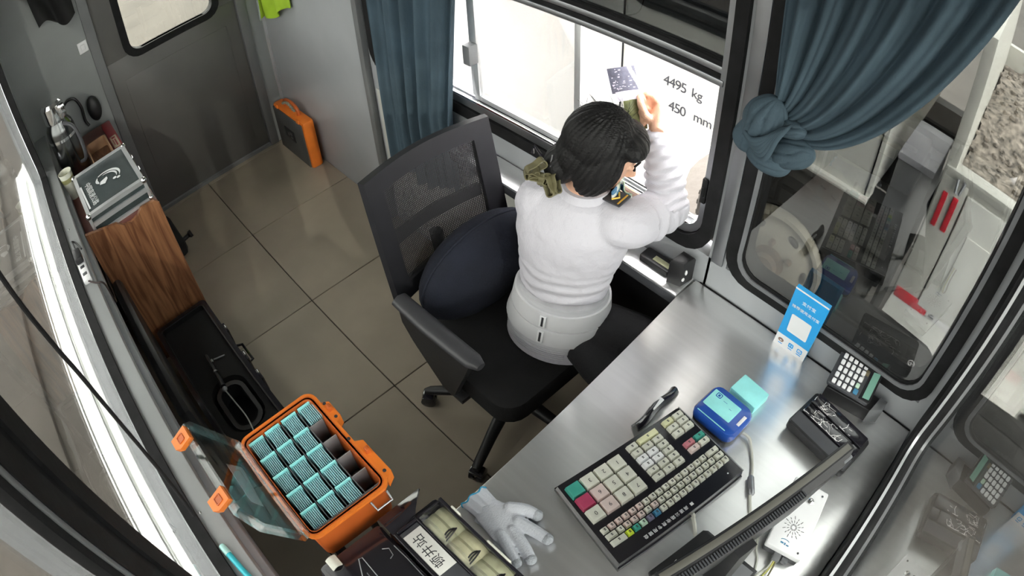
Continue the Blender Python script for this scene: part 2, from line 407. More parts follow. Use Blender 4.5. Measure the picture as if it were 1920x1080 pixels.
fl = struct('floor', MB().box((-.05, -.02, -.12), (X1+.06, Y1+.06, -.010)), grout)
TS, GX, GY = .618, 1.269, .880
tv = (0.0, .10, -.06, .05, -.03)
tmats = [mat('beige_floor_tile', (.37, .318, .250), .5, 0, .10, 2.0, .03, 30), mat('beige_floor_tile_b', (.355, .305, .240), .52, 0, .10, 2.3, .03, 30)]
def cut(a0, lo, hi):
    e = []; x = a0
    while x > lo: x -= TS
    while x < hi: e.append((max(x, lo), min(x+TS, hi))); x += TS
    return [q for q in e if q[1]-q[0] > .01]
k = 0
for (a, b) in cut(GX, 0, X1):
    for (c, d) in cut(GY, .03, Y1):
        link('floor_tile', MB().box((a+.0022, c+.0022, -.012), (b-.0022, d-.0022, 0), .0015, seg=1), tmats[k % 2], fl); k += 1

# back wall with the door
bw = MB(); bw.box((-.06, -.02, 0), (0, .50, ZC)).box((-.06, 1.39, 0), (0, Y1+.06, ZC)).box((-.06, .50, 2.08), (0, 1.39, ZC))
wb = struct('wall_back', bw, mat('back_wall_panel', (.27, .285, .285), .42, 0, .06, 2.5, .03, 30))
link('seam_strip', MB().box((0, 1.466, 0), (.012, 1.486, ZC), .003), alu, wb)
dr = struct('door_1', MB().box((-.045, .555, .02), (-.012, 1.335, .99), .003).box((-.045, .555, .99), (-.012, .69, 2.03)).box((-.045, 1.235, .99), (-.012, 1.335, 2.03)).box((-.045, .69, 1.80), (-.012, 1.235, 2.03)), doorm)
link('door_frame', MB().box((-.05, .50, 0), (.012, .555, 2.08), .004).box((-.05, 1.335, 0), (.012, 1.39, 2.08), .004).box((-.05, .555, 2.03), (.012, 1.335, 2.08), .004).box((-.05, .50, -.005), (.004, 1.39, .018)), framem, dr)
link('window_gasket', MB().ring(rrect(.675, .95, 1.25, 1.83, .09), rrect(.715, .99, 1.21, 1.79, .06), -.05, -.002, XF), rubber, dr)
link('window_pane', MB().prism(rrect(.715, .99, 1.21, 1.79, .06), -.032, -.028, XF), door_g, dr)
link('lower_panel', MB().box((-.014, .63, .10), (-.009, 1.26, .86), .004), doorm, dr)

t = thing('light_switch', 'small pale switch plate on the back wall beside the door frame', 'switch', (.0, .47, 1.17))
link('plate', MB().box((.0005, .44, 1.14), (.010, .495, 1.205), .003), white, t)
link('rocker', MB().box((.009, .455, 1.157), (.014, .480, 1.188), .002), white, t)

# right wall (lane side): closed panel, serving window, post, second window
GW = [(2.779, .836), (3.470, 2.06)]
rw = MB()
rw.box((-.05, Y1, -.1), (1.14, Y1+.06, ZC))                       # closed panel
rw.box((1.14, Y1, -.1), (2.735, Y1+.06, .852)).box((1.14, Y1, 2.06), (2.735, Y1+.06, ZC))
rw.box((2.727, Y1, -.1), (2.785, Y1+.06, ZC))
rw.box((2.785, Y1, -.1), (X1+.06, Y1+.06, .85)).box((2.785, Y1, 2.05), (X1+.06, Y1+.06, ZC)).box((3.455, Y1, .85), (X1+.06, Y1+.06, 2.05))
wr = struct('wall_right', rw, wallp)
link('pale_panel', MB().box((1.13, Y1-.006, .02), (2.70, Y1-.0005, .735), .002), wallw, wr)
struct('trim_2', MB().box((1.075, Y1-.03, 0), (1.112, Y1-.0005, ZC-.01), .004), framem)
link('post_cover', MB().box((2.737, Y1-.008, .85), (2.775, Y1-.0005, ZC-.01), .003), alu_dull, wr)

w1 = struct('window_1', MB().ring(rrect(1.14, .845, 2.727, 2.07, .10), rrect(1.185, .888, 2.692, 2.03, .075), Y1-.016, Y1+.05, YF), rubber)
link('window_frame', MB().ring(rrect(1.187, .890, 2.690, 2.028, .074), rrect(1.222, .918, 2.672, 1.995, .05), Y1-.006, Y1+.045, YF), alu_dull, w1)
link('middle_rail', MB().box((1.20, Y1-.010, 1.374), (2.682, Y1+.040, 1.392), .003).box((1.20, Y1-.004, 1.405), (2.682, Y1+.040, 1.424), .003), alu_dull, w1)
link('rail_seal', MB().box((1.20, Y1-.004, 1.392), (2.68, Y1+.03, 1.405)).box((1.20, Y1-.002, 1.424), (2.68, Y1+.03, 1.436)), rubber, w1)
link('sill_track', MB().box((1.20, Y1-.004, .912), (2.672, Y1+.008, .926), .002).box((1.20, Y1+.022, .912), (2.672, Y1+.034, .926), .002), chrome, w1)
link('upper_pane', MB().box((1.21, Y1+.012, 1.43), (2.675, Y1+.017, 2.0)), win_t, w1)
sf = MB(); sf.box((1.757, Y1+.014, .922), (1.785, Y1+.030, 1.378), .003).box((2.203, Y1+.014, .922), (2.227, Y1+.030, 1.378), .003).box((1.785, Y1+.014, .922), (2.203, Y1+.030, .942), .003).box((1.785, Y1+.014, 1.358), (2.203, Y1+.030, 1.378), .003)
sl = link('sliding_sash', sf, alu, w1)
link('sash_pane', MB().box((1.785, Y1+.020, .94), (2.203, Y1+.025, 1.36)), win_c, sl)
link('sash_lock', MB().box((1.755, Y1-.022, 1.075), (1.790, Y1+.016, 1.150), .004), greyp, w1)
link('fixed_pane', MB().box((1.222, Y1+.036, .922), (1.75, Y1+.041, 1.376)), win_c, w1)
link('fixed_stile', MB().box((1.728, Y1+.030, .922), (1.750, Y1+.046, 1.378), .003), alu, w1)
link('jamb_latch', MB().box((2.668, Y1-.012, 1.02), (2.686, Y1+.004, 1.10), .004).box((2.672, Y1-.018, 1.045), (2.682, Y1-.010, 1.075), .003), rubber, w1)

w2 = struct('window_2', MB().ring(rrect(2.779, .838, 3.468, 2.06, .085), rrect(2.832, .888, 3.418, 2.00, .062), Y1-.012, Y1+.05, YF), rubber)
link('gasket_key_strip', MB().ring(rrect(2.816, .868, 3.434, 2.016, .068), rrect(2.828, .880, 3.422, 2.004, .062), Y1-.016, Y1-.011, YF), greyp, w2)
link('window_pane', MB().prism(rrect(2.825, .880, 3.425, 2.008, .06), Y1-.008, Y1-.003, YF), win_t, w2)

# front wall (end of the desk): low strip, big window with rubber seal
fw_ = MB().box((X1, -.05, -.1), (X1+.06, Y1+.06, .752)).box((X1, -.05, 2.06), (X1+.06, Y1+.06, ZC)).box((X1, 1.44, .75), (X1+.06, Y1+.06, 2.06)).box((X1, -.05, .75), (X1+.06, .10, 2.06))
wf = struct('wall_front', fw_, wallp)
w3 = struct('window_3', MB().ring(rrect(.07, .752, 1.470, 2.09, .09), rrect(.150, .822, 1.392, 2.02, .06), X1-.030, X1+.05, XF), rubber)
link('gasket_key_strip', MB().ring(rrect(.148, .820, 1.394, 2.022, .061), rrect(.154, .8255, 1.388, 2.016, .057), X1-.020, X1-.012, XF), alu, w3)
link('window_pane', MB().prism(rrect(.140, .812, 1.402, 2.03, .06), X1-.001, X1+.004, XF), win_f, w3)

# left wall with ledge and the long tinted windows
lw_ = MB().box((-.05, -.03, -.1), (X1+.06, .03, .838)).box((-.05, -.03, 2.06), (X1+.06, .03, ZC)).box((-.05, -.03, .80), (.44, .03, 2.06)).box((2.80, -.025, .80), (2.90, .03, 2.06))
wl = struct('wall_left', lw_, wallp)
link('ledge', MB().box((.0, .028, .795), (X1-.02, .104, .850), .004), mat('ledge_grey', (.42, .435, .44), .38, .25, .05, 2.5, .05, 25), wl)
link('ledge_lower_step', MB().box((.0, .095, .70), (X1-.02, .122, .785), .004), wallp, wl)
link('ledge_screw', MB().lathe([(.004, 0), (.004, .002), (.002, .003)], 10, FR((1.03, .075, .850))).lathe([(.004, 0), (.004, .002), (.002, .003)], 10, FR((2.42, .062, .850))), chrome, wl)
link('mullion_seal', MB().box((2.795, .03, .852), (2.935, .046, 2.05), .004), rubber, wl)
link('mullion_cover', MB().box((2.815, .045, .852), (2.832, .050, 2.05), .002).box((2.905, .045, .852), (2.918, .050, 2.05), .002), framem, wl)
for i, (a, b) in enumerate(((.44, 2.82), (2.88, 3.49))):
    w = struct('window_%d' % (4+i), MB().ring(rrect(a-.02, .842, b+.015, 2.08, .09), rrect(a+.03, .868, b-.032, 2.03, .06), .021, .052, YF), rubber)
    link('window_pane', MB().prism(rrect(a+.02, .8405, b-.022, 2.04, .03), .014, .019, YF), win_l, w)
link('outer_sill', MB().prism([(-.155, .70), (-.150, .715), (-.02, .80), (-.02, .70)], -.05, X1+.05, XF), steel_ext, wl)
link('outer_sill_bead', MB().tube([(-.05, -.085, .762), (X1+.05, -.085, .762)], .007).tube([(-.05, -.150, .712), (X1+.05, -.150, .712)], .009), chrome, wl)

ce = struct('ceiling', MB().box((-.30, -.32, ZC), (X1+.30, Y1+.34, ZC+.10)), ceilm)

# outside
struct('ground', MB().box((-30, -30, -.16), (34, 34, -.12)), asphalt)
gk = struct('trim_1', MB().box((-3, -.85, -.12), (8, -.55, -.02), .01).box((-3, -.85, -.12), (8, 1.75, -.06), .01), mat('island_concrete', (.085, .075, .065), .85, 0, .18, 2, .3, 18))

# ------------------------------------------------------------------ the lorry in the lane
YT = 2.10
tk = thing('truck', 'white dropside lorry standing in the lane outside the windows', 'truck', (2.7, YT, -.06))
arch = [(2.70+.47*math.cos(R(a)), .40+.47*math.sin(R(a))) for a in range(92, 181, 8)]
body = [(.55, .42), (.50, 1.10), (.75, 1.75), (1.05, 2.45), (2.985, 2.45), (2.985, .868), (2.70, .870)]+arch[1:]+[(2.23, .36)]
def side(poly, th, m, name, parent=tk, y=YT): return link(name, MB().prism(poly, y, y+th, YF), m, parent)
# cab side with window openings left free
cabm = MB()
cabm.prism([(.55, .42), (.50, 1.10), (.52, 1.19), (2.985, 1.19), (2.985, .868), (2.70, .870)]+arch[1:]+[(2.23, .36)], YT, YT+.05, YF)
cabm.box((.75, YT, 1.19), (1.62, YT+.05, 2.45)).box((1.62, YT, 2.0), (2.985, YT+.05, 2.45)).box((2.50, YT, 1.19), (2.985, YT+.05, 2.0)).box((1.875, YT, 1.19), (1.965, YT+.05, 2.0))
cabm.box((1.0, YT+.05, 2.40), (2.985, YT+1.75, 2.45)).box((2.94, YT+.05, .90), (2.985, YT+1.75, 2.45)).box((.5, YT+.05, .45), (.56, YT+1.75, 1.25))
cabm.box((.56, YT+.35, .80), (2.95, YT+1.7, .86))
link('cab', cabm, truckw, tk)
link('arch_lip', MB().tube([(2.985, YT-.008, .868), (2.70, YT-.008, .870)]+[(x, YT-.008, z) for x, z in arch[1:]], .014), truckw, tk)
link('door_seam', MB().box((1.913, YT-.003, .46), (1.920, YT+.002, 1.99)).box((2.965, YT-.003, .88), (2.97, YT+.002, 2.3)), rubber, tk)
link('window_seal', MB().ring(rrect(1.955, 1.18, 2.51, 2.01, .06), rrect(1.985, 1.21, 2.485, 1.985, .05), YT-.012, YT+.02, YF).ring(rrect(1.61, 1.18, 1.885, 2.01, .05), rrect(1.635, 1.205, 1.865, 1.985, .04), YT-.012, YT+.02, YF), rubber, tk)
link('cab_window', MB().prism(rrect(1.985, 1.21, 2.485, 1.985, .05), YT+.012, YT+.017, YF), mat('dark_cab_glass', (.03, .032, .035), .08), tk)
link('quarter_window', MB().prism(rrect(1.635, 1.205, 1.865, 1.985, .04), YT+.012, YT+.017, YF), mat('grey_cab_glass', (.35, .36, .37), .1), tk)
link('door_handle', MB().box((2.36, YT-.025, 1.06), (2.50, YT, 1.09), .006), blackp, tk)
link('side_lamp', MB().box((2.025, YT-.02, .515), (2.105, YT+.004, .565), .006), indicator, tk)
link('side_reflector', MB().box((2.03, YT-.006, .47), (2.12, YT, .505), .003), white_r, tk)
LM = lambda x, z: AX((x, YT-.001, z), (1, 0, 0), (0, 0, 1))
weight = mat('faded_grey_paint', (.045, .045, .055), .7)
for q in (textmesh('4495', .060, LM(2.165, .905), .001, space=.86), textmesh('kg', .056, LM(2.262, .905), .001, space=.95), textmesh('450', .060, LM(2.185, .805), .001, space=.86), textmesh('mm', .056, LM(2.30, .81), .001, space=.95)):
    link('lettering', q, weight, tk, smooth=0)
# wheel
WX, WZ = 2.70, .395
def WF(y): return Matrix(((1, 0, 0, WX), (0, 0, -1, y), (0, 1, 0, WZ), (0, 0, 0, 1)))   # local z points to -y (towards the booth)
wh = link('front_wheel', MB().lathe([(.225, -.24), (.36, -.24), (.395, -.20), (.40, -.04), (.375, 0), (.30, .012), (.235, .004), (.215, -.02)], 48, WF(YT+.02)), tyre, tk)
link('tread', (lambda m: [m.box((-.012, -.40, -.20), (.012, -.385, -.03), .003, WF(YT+.02) @ Matrix.Rotation(R(7.5*i), 4, 'Z')) for i in range(48)] and m)(MB()), tyre, wh)
rim = MB(); n = 48
prof = [(.222, -.02), (.216, .014), (.200, .016), (.192, -.008), (.176, -.016), (.168, .0), (.150, .012), (.118, .020), (.100, .028), (.06, .028)]
rim.lathe(prof, n, WF(YT+.005)); rw_ = link('rim', rim, rimm, wh)
holes = MB()
for i in range(6):
    a = R(62+60*i); M = WF(YT+.005) @ Matrix.Translation((.152*math.cos(a), .152*math.sin(a), .004)) @ Matrix.Rotation(a, 4, 'Z')
    holes.lathe([(.020, 0), (.021, .012), (.016, .013)], 20, M, sx=.62, sy=1.25)
link('hand_hole', holes, truckd, rw_)
nuts = MB()
for i in range(6):
    a = R(32+60*i); nuts.lathe([(.014, .026), (.014, .042), (.009, .05)], 6, WF(YT+.005) @ Matrix.Translation((.098*math.cos(a), .098*math.sin(a), 0)))
link('wheel_nut', nuts, rust, rw_)
link('hub', MB().lathe([(.070, .024), (.066, .045), (.052, .052), (.046, .075), (.030, .082), (.01, .083)], 28, WF(YT+.005)), rust, wh)
# chassis and fittings behind the wheel
link('mud_flap', MB().box((3.135, YT+.05, .12), (3.15, YT+.42, .72), .004).box((2.99, YT+.02, .60), (3.15, YT+.45, .63), .004), truckd, tk)
link('chassis_rail', MB().box((.8, YT+.52, .60), (7.2, YT+.60, .80)).box((.8, YT+1.2, .60), (7.2, YT+1.28, .80)), truckd, tk)
link('axle_box', MB().box((2.45, YT+.26, .28), (2.98, YT+.56, .58), .03).box((3.02, YT+.18, .40), (3.12, YT+.5, .60), .01), truckd, tk)
link('step', MB().box((3.0, YT+.03, .66), (3.12, YT+.10, .69), .004).box((3.01, YT+.03, .69), (3.03, YT+.05, .80)).box((3.09, YT+.03, .69), (3.11, YT+.05, .80)), truckd, tk)
bx = link('tool_box', MB().box((3.022, YT+.10, .52), (3.165, YT+.40, 1.02), .008), truckg, tk)
link('tool_box_lid', MB().box((3.018, YT+.095, 1.02), (3.168, YT+.41, 1.05), .008), mat('lilac_grey_tarpaulin', (.42, .41, .45), .6, 0, .08, 12), bx)
link('guard_panel', MB().box((3.0, YT+.005, .16), (6.8, YT+.03, .46), .006), truckd, tk)
link('guard_rail', MB().box((3.0, YT-.008, .24), (6.8, YT+.006, .36), .004), truckd, tk)
# cargo bed
bed = MB(); bed.box((3.195, YT, .50), (6.9, YT+.05, 1.135), .004).box((3.195, YT+1.75, .5), (6.9, YT+1.8, 1.135)).box((3.195, YT, .5), (3.235, YT+1.8, 1.62), .004).box((6.86, YT, .5), (6.9, YT+1.8, 1.135)).box((3.195, YT, .74), (6.9, YT+1.8, .80))
link('cargo_bed', bed, bedm, tk)
link('bed_rim', MB().box((3.20, YT-.010, 1.125), (6.9, YT+.055, 1.160), .005), bedm, tk)
link('side_flap', MB().box((3.305, YT-.016, .62), (4.3, YT+.001, 1.105), .005).box((3.36, YT-.022, .70), (4.2, YT-.015, .98), .004), truckw, tk)
link('lower_skirt', MB().prism([(3.195, .50), (3.205, .625), (3.9, .615), (3.9, .47), (3.50, .44), (3.425, .485)], YT-.010, YT+.004, YF), truckw, tk)
link('bed_post', MB().box((3.20, YT-.012, .62), (3.30, YT, 1.13), .004), bedm, tk)
link('red_reflector', MB().box((3.208, YT-.015, .595), (3.352, YT-.009, .640), .001), red_r, tk)
link('white_reflector', MB().box((3.352, YT-.015, .595), (3.50, YT-.009, .640), .001), white_r, tk)
link('red_reflector', MB().box((3.236, YT-.013, .285), (3.395, YT-.007, .335), .001), red_r, tk)
link('white_reflector', MB().box((3.395, YT-.013, .285), (3.54, YT-.007, .335), .001), white_r, tk)
link('red_reflector', MB().box((3.222, YT-.018, .94), (3.240, YT-.011, 1.075), .001), red_r, tk)
link('red_reflector', MB().box((3.262, YT-.018, .94), (3.282, YT-.011, 1.075), .001), red_r, tk)
def cmark(x, z, s, y=YT-.0155):
    m = MB()
    for (a, b) in ((0, 0),): m.ring([(x+s*.5*math.cos(R(k*15)), z+s*.5*math.sin(R(k*15))) for k in range(24)], [(x+s*.4*math.cos(R(k*15)), z+s*.4*math.sin(R(k*15))) for k in range(24)], y, y+.002, YF)
    m.box((x-s*.25, y, z-s*.05), (x+s*.25, y+.002, z+s*.05)).box((x-s*.05, y, z-s*.25), (x+s*.05, y+.002, z+s*.25)); return m
link('inspection_mark', cmark(3.405, .365, .032, YT-.010), white_r, tk)
link('inspection_mark', (lambda m: m.box((3.365, YT-.017, .606), (3.390, YT-.0148, .612)).box((3.372, YT-.017, .617), (3.384, YT-.0148, .623)).box((3.405, YT-.015, .302), (3.425, YT-.0128, .308)).box((3.41, YT-.015, .312), (3.42, YT-.0128, .318)))(MB()), ink, tk)
link('latch', MB().tube([(3.255, YT-.02, 1.145), (3.262, YT-.03, 1.10), (3.275, YT-.03, 1.10), (3.282, YT-.02, 1.145)], .006), alu_dull, tk)
def heap(u, v):
    x, y = 3.24+3.6*u, YT+.05+1.7*v
    return (x, y, .93+.14*math.sin(math.pi*v)*(.8+.2*math.sin(6*u))+.05*noise.noise(Vector((x*3, y*3, 0)))+.02*noise.noise(Vector((x*14, y*14, 3))))
rng = random.Random(3); peb = MB()
for i in range(900):
    u, v = rng.random()*.5, rng.random(); x, y, z = heap(u, v); r = rng.uniform(.008, .026)
    peb.ball((x, y, z+.062), (r, r*rng.uniform(.7, 1), r*.7), 6, 4)
peb.sheet(heap, 90, 44, .12)
g = link('gravel', peb, gravelm, None, at=(4.9, 2.9, .8)); g['kind'] = 'stuff'; g['label'] = 'grey gravel heaped in the bed of the lorry'; g['category'] = 'gravel'

# ------------------------------------------------------------------ desk and steel ledge
dk = thing('desk', 'brushed steel counter desk along the front window', 'desk', (3.1, .8, 0))
link('desktop', MB().rprism([(2.706, 1.4795), (2.702, 1.388), (2.745, .60), (2.770, .128), (3.484, .128), (3.484, 1.4795)], .722, .750, .003), steel, dk)
link('front_apron', MB().prism([(2.716, 1.36), (2.758, .60), (2.782, .14), (2.790, .14), (2.766, .60), (2.724, 1.36)], .685, .722), steel, dk)
link('upstand', MB().box((2.72, 1.4795, .735), (3.484, 1.4815, .7515)), rubber, dk)
for y in (.15, 1.43): link('leg_panel', MB().box((2.86, y, 0), (3.46, y+.03, .722), .003), steel, dk)
link('back_panel', MB().box((3.44, .18, .10), (3.46, 1.43, .721), .003), steel, dk)
wlg = thing('steel_ledge', 'narrow brushed steel ledge under the serving window', 'ledge', (1.95, 1.44, .72))
link('ledge_top', MB().box((1.735, 1.388, .722), (2.6995, 1.4795, .750), .003), steel, wlg)
link('front_lip', MB().box((1.735, 1.384, .715), (2.6995, 1.3885, .748), .001), darkgrey, wlg)
link('modesty_panel', MB().box((2.18, 1.468, .02), (2.695, 1.477, .715), .002), blackp, wlg)
link('bracket', MB().box((1.80, 1.40, .66), (1.82, 1.479, .722)), alu_dull, wlg)

# ------------------------------------------------------------------ toll keyboard
KB = AX((2.867, .738, .750), (.180, .984, 0), (.984, -.180, 0))     # local u along the long side, v away from the operator; z is down, so flip
KB = Matrix(((.1799, .9837, 0, 2.867), (.9837, -.1799, 0, .738), (0, 0, 1, .7505), (0, 0, 0, 1)))
kb = thing('toll_keyboard', 'black toll booth keyboard with cream, green and crimson keys', 'keyboard', KB @ Vector((.18, .125, 0)))
def kz(v): return .029+.011*v/.245
kbm = MB(); kbm.rprism([(0, 0), (.360, 0), (.364, .243), (-.006, .246)], 0, .014, .001, KB)
V = [(0.0, 0.004, .014), (.360, .004, .014), (.364, .240, .014), (-.006, .243, .014), (.003, .007, kz(0)), (.357, .007, kz(0)), (.361, .238, kz(.245)), (-.003, .241, kz(.245))]
kbm.add(V, [(0, 1, 5, 4), (1, 2, 6, 5), (2, 3, 7, 6), (3, 0, 4, 7), (4, 5, 6, 7), (3, 2, 1, 0)], KB)
link('housing', kbm, blackg, kb, smooth=0)
link('housing_edge', MB().tube([KB @ Vector(p) for p in ((.358, .006, kz(0)), (.362, .239, kz(.245)))], .0014, 6), alu_dull, kb)
KEYS = {}
def key(u, v, w, d, m, mark=None, big=False, h=.010):
    kk = (round(w, 4), round(d, 4), big)
    ctr = KB @ Vector((u, v, kz(v)))
    if kk not in KEYS:
        mb = MB(); t = .0022
        Vv = [(-w/2, -d/2, 0), (w/2, -d/2, 0), (w/2, d/2, 0), (-w/2, d/2, 0), (-w/2+t, -d/2+t*.7, h), (w/2-t, -d/2+t*.7, h), (w/2-t, d/2-t, h), (-w/2+t, d/2-t, h)]
        q = .0012; Vv += [(-w/2+t+q, -d/2+t*.7+q, h+.0006), (w/2-t-q, -d/2+t*.7+q, h+.0006), (w/2-t-q, d/2-t-q, h+.0006), (-w/2+t+q, d/2-t-q, h+.0006)]
        mb.add(Vv, [(0, 1, 5, 4), (1, 2, 6, 5), (2, 3, 7, 6), (3, 0, 4, 7), (4, 5, 9, 8), (5, 6, 10, 9), (6, 7, 11, 10), (7, 4, 8, 11), (8, 9, 10, 11), (3, 2, 1, 0)], Matrix.Translation(ctr) @ KB.to_3x3().to_4x4())
        o = link('key', mb, m, kb, smooth=25); KEYS[kk] = (o, ctr)
    else:
        src, c0 = KEYS[kk]; o = copy_part(src, kb, ctr-c0)
        if src.data.materials[0] != m:
            km = (kk, m.name)
            if km not in KEYS: o.data = src.data.copy(); o.data.materials[0] = m; KEYS[km] = o.data
            o.data = KEYS[km]
    top = ctr+Vector((0, 0, h+.0007))
    KM = Matrix(((KB[0][1]*0-KB[0][0], KB[0][1], 0, top.x), (-KB[1][0], KB[1][1], 0, top.y), (0, 0, 1, top.z), (0, 0, 0, 1)))   # text up = away from the operator
    KM = Matrix(((-KB[0][0], KB[0][1], 0, top.x), (-KB[1][0], KB[1][1], 0, top.y), (0, 0, 1, top.z), (0, 0, 0, 1)))
    if mark:
        mb = textmesh(mark, .014, KM, .0002); l = link('legend', mb, ink, None, smooth=0); 
        for v_ in l.data.vertices: v_.co -= wloc(o)
        l.parent = o
    elif mark is None:
        if 'dash' not in KEYS or True:
            kd = ('dash', w > .022)
            if kd not in KEYS:
                mb = MB(); s_ = .0030
                mb.box((-s_*.7, -s_*.95, -.0002), (s_*.7, -s_*.15, .0002)).box((-s_*.5, s_*.15, -.0002), (s_*.7, s_*.85, .0002))
                l = link('legend', mb, ink, None, smooth=0); l.data.transform(KB.to_3x3().to_4x4()); l.parent = o; l.location = (top-wloc(o)); KEYS[kd] = l
            else:
                l = KEYS[kd].copy(); COL.objects.link(l); l.parent = o; l.location = (top-wloc(o))
    return o
# the big number pad: 4 along the long side, 3 deep
nums = [['', '3', '2', '1'], ['', '6', '5', '4'], ['0', '9', '8', '7']]
for r in range(3):
    for c in range(4):
        m = keygreen if (r, c) == (0, 0) else keyred if (r, c) == (1, 0) else cream_p if (r, c) in ((1, 1), (2, 1)) else cream
        key(.028+c*.038, .040+r*.0372, .0355, .0345, m, nums[r][c] or False, True, .012)
for r in range(6):
    for c in range(3):
        if r == 0 and c: continue
        key(.197+c*.0302, .0265+r*.0193, .0272, .0172, white if r in (2, 3) and c != 2 else cream)
key(.2425, .0265, .0570, .0172, cream_y)
for r in range(3):
    for c in range(2): key(.3065+c*.0312, .0245+r*.0192, .0285, .0172, cream_y if (r, c) == (0, 0) else cream)
for (r, c, m) in ((0, 0, keypink), (0, 1, keygreen), (1, 0, cream_p), (1, 1, cream)): key(.3085+c*.0312, .1005+r*.0182, .0285, .0160, m)
for i in range(16): key(.0195+i*.0191, .1585-i*.0004, .0160, .0152, cream_p if i in (1, 2, 3, 4, 5) else cream)
key(.336, .1525, .0330, .0152, cream)
key(.0245, .1770, .0260, .0152, greyp if False else cream)
for i in range(15): key(.0480+i*.0192, .1765-i*.0004, .0160, .0152, cream_p if i in (1, 2, 3, 5) else cream)
key(.341, .1710, .0240, .0152, cream)
key(.0300, .1955, .0380, .0152, cream)
spec = {0: keylime, 1: keygreen, 2: keymint, 3: keypur, 4: keyblue}
for i in range(16): key(.0590+i*.0191, .1950-i*.0004, .0160, .0152, spec.get(i, cream))
tp = KB @ Vector((.146, .2245, kz(.2245)+.0005))
TM = Matrix(((-KB[0][0], KB[0][1], 0, tp.x), (-KB[1][0], KB[1][1], 0, tp.y), (0, 0, 1, tp.z), (0, 0, 0, 1)))
link('lettering', textmesh('■ 高速公路收费专用键盘', .0105, TM, .0003, space=1.38), inkw, kb, smooth=0)
p = KB @ Vector((.328, .220, kz(.22))); link('indicator_light', MB().ball(tuple(p), .0022, 10, 6), white, kb)
c = thing('keyboard_cable', 'pale cable running from the toll keyboard towards the monitor', 'cable', (3.125, .905, .75))
link('cord', MB().tube(spline([(3.1285, .908, .7605), (3.150, .893, .760), (3.175, .872, .7545), (3.205, .840, .7545), (3.25, .80, .7705)][:4]), .0045), grey_cable, c)
link('strain_relief', MB().tube([(3.131, .907, .7605), (3.150, .893, .760)], [.0075, .0055]), grey_cable, c)

# ------------------------------------------------------------------ things on the desk
t = thing('folded_pouch', 'small black folded pouch with a white strip behind the keyboard', 'pouch', (2.895, 1.06, .75))
link('body', MB().sheet(lambda u, v: (2.880+.020*v+.003*math.sin(9*u), .985+.155*u, .752+.026*math.sin(math.pi*v)*(.6+.4*math.sin(3*u+.6))), 20, 8, .004), blackg, t)
link('white_strip', MB().box((2.882, 1.045, .772), (2.897, 1.085, .7765), .002), white, t)

t = thing('card_reader', 'royal blue card reader with a turquoise card lying on top', 'card reader', (3.03, 1.152, .75))
BR = Matrix(((.998, .06, 0, 3.030), (-.06, .998, 0, 1.153), (0, 0, 1, .75), (0, 0, 0, 1)))
link('base', MB().rprism(rrect(-.062, -.052, .064, .052, .022), .001, .016, .002, BR), darkgrey, t)
link('shell', MB().rprism(rrect(-.064, -.054, .066, .054, .024), .012, .042, .014, BR), blue, t)
link('nameplate', MB().box((.049, -.012, .0415), (.058, .022, .0428), .001, BR), white, t)
link('side_groove', MB().box((-.05, -.046, .0405), (.04, -.0435, .0425), .001, BR), cyan_l, t)
def card(M, m=cyan_l, name='transit_card', parent=None): return link(name, MB().rprism(rrect(-.0428, -.027, .0428, .027, .003, 3), 0, .0009, .0003, M), m, parent)
o = card(BR @ FR((-.010, .004, .0425), .0), at_ if False else cyan_l)
cc = thing('transit_card', 'turquoise card lying flat on the blue card reader', 'card', BR @ Vector((-.010, .004, .0425)))
o.name = 'card_body'; o.parent = cc; o.data.transform(Matrix.Translation(-cc.location))
link('printed_emblem', MB().ring(rrect(-.032, .010, -.016, .024, .003), rrect(-.030, .012, -.018, .022, .002), .0009, .0011, BR @ FR((-.010, .004, .0425))).box((-.027, .014, .0009), (-.021, .020, .0011), 0, BR @ FR((-.010, .004, .0425))).box((-.006, .012, .0009), (.006, .0128, .0011), 0, BR @ FR((-.010, .004, .0425))).box((.018, .004, .0009), (.026, .0048, .0011), 0, BR @ FR((-.010, .004, .0425))), blue, cc, smooth=0)
t = thing('reader_cable', 'pale cable with a ferrite bead running from the blue card reader', 'cable', (3.19, 1.05, .75))
link('cord', MB().tube(spline([(3.100, 1.150, .762), (3.122, 1.150, .760), (3.150, 1.125, .7545), (3.178, 1.09, .7545), (3.200, 1.052, .757), (3.232, 1.010, .7545), (3.262, .975, .7545)]), .0042), grey_cable, t)
link('ferrite_bead', MB().tube([(3.188, 1.070, .759), (3.190, 1.066, .759), (3.216, 1.034, .759), (3.219, 1.030, .759)], [.006, .0085, .0085, .006], 12), alu_dull, t)
cs = thing('card_stack', 'neat stack of turquoise cards beside the blue card reader', 'card stack', (3.046, 1.254, .75))
SM = Matrix(((.994, .105, 0, 3.046), (-.105, .994, 0, 1.254), (0, 0, 1, .75), (0, 0, 0, 1)))
c0 = link('card', MB().rprism(rrect(-.0428, -.030, .0428, .030, .003, 3), 0, .0019, .0003, SM), cyan_l, cs)
rng = random.Random(5)
for i in range(1, 13): copy_part(c0, cs, (rng.uniform(-.0007, .0007), rng.uniform(-.0007, .0007), .0020*i))

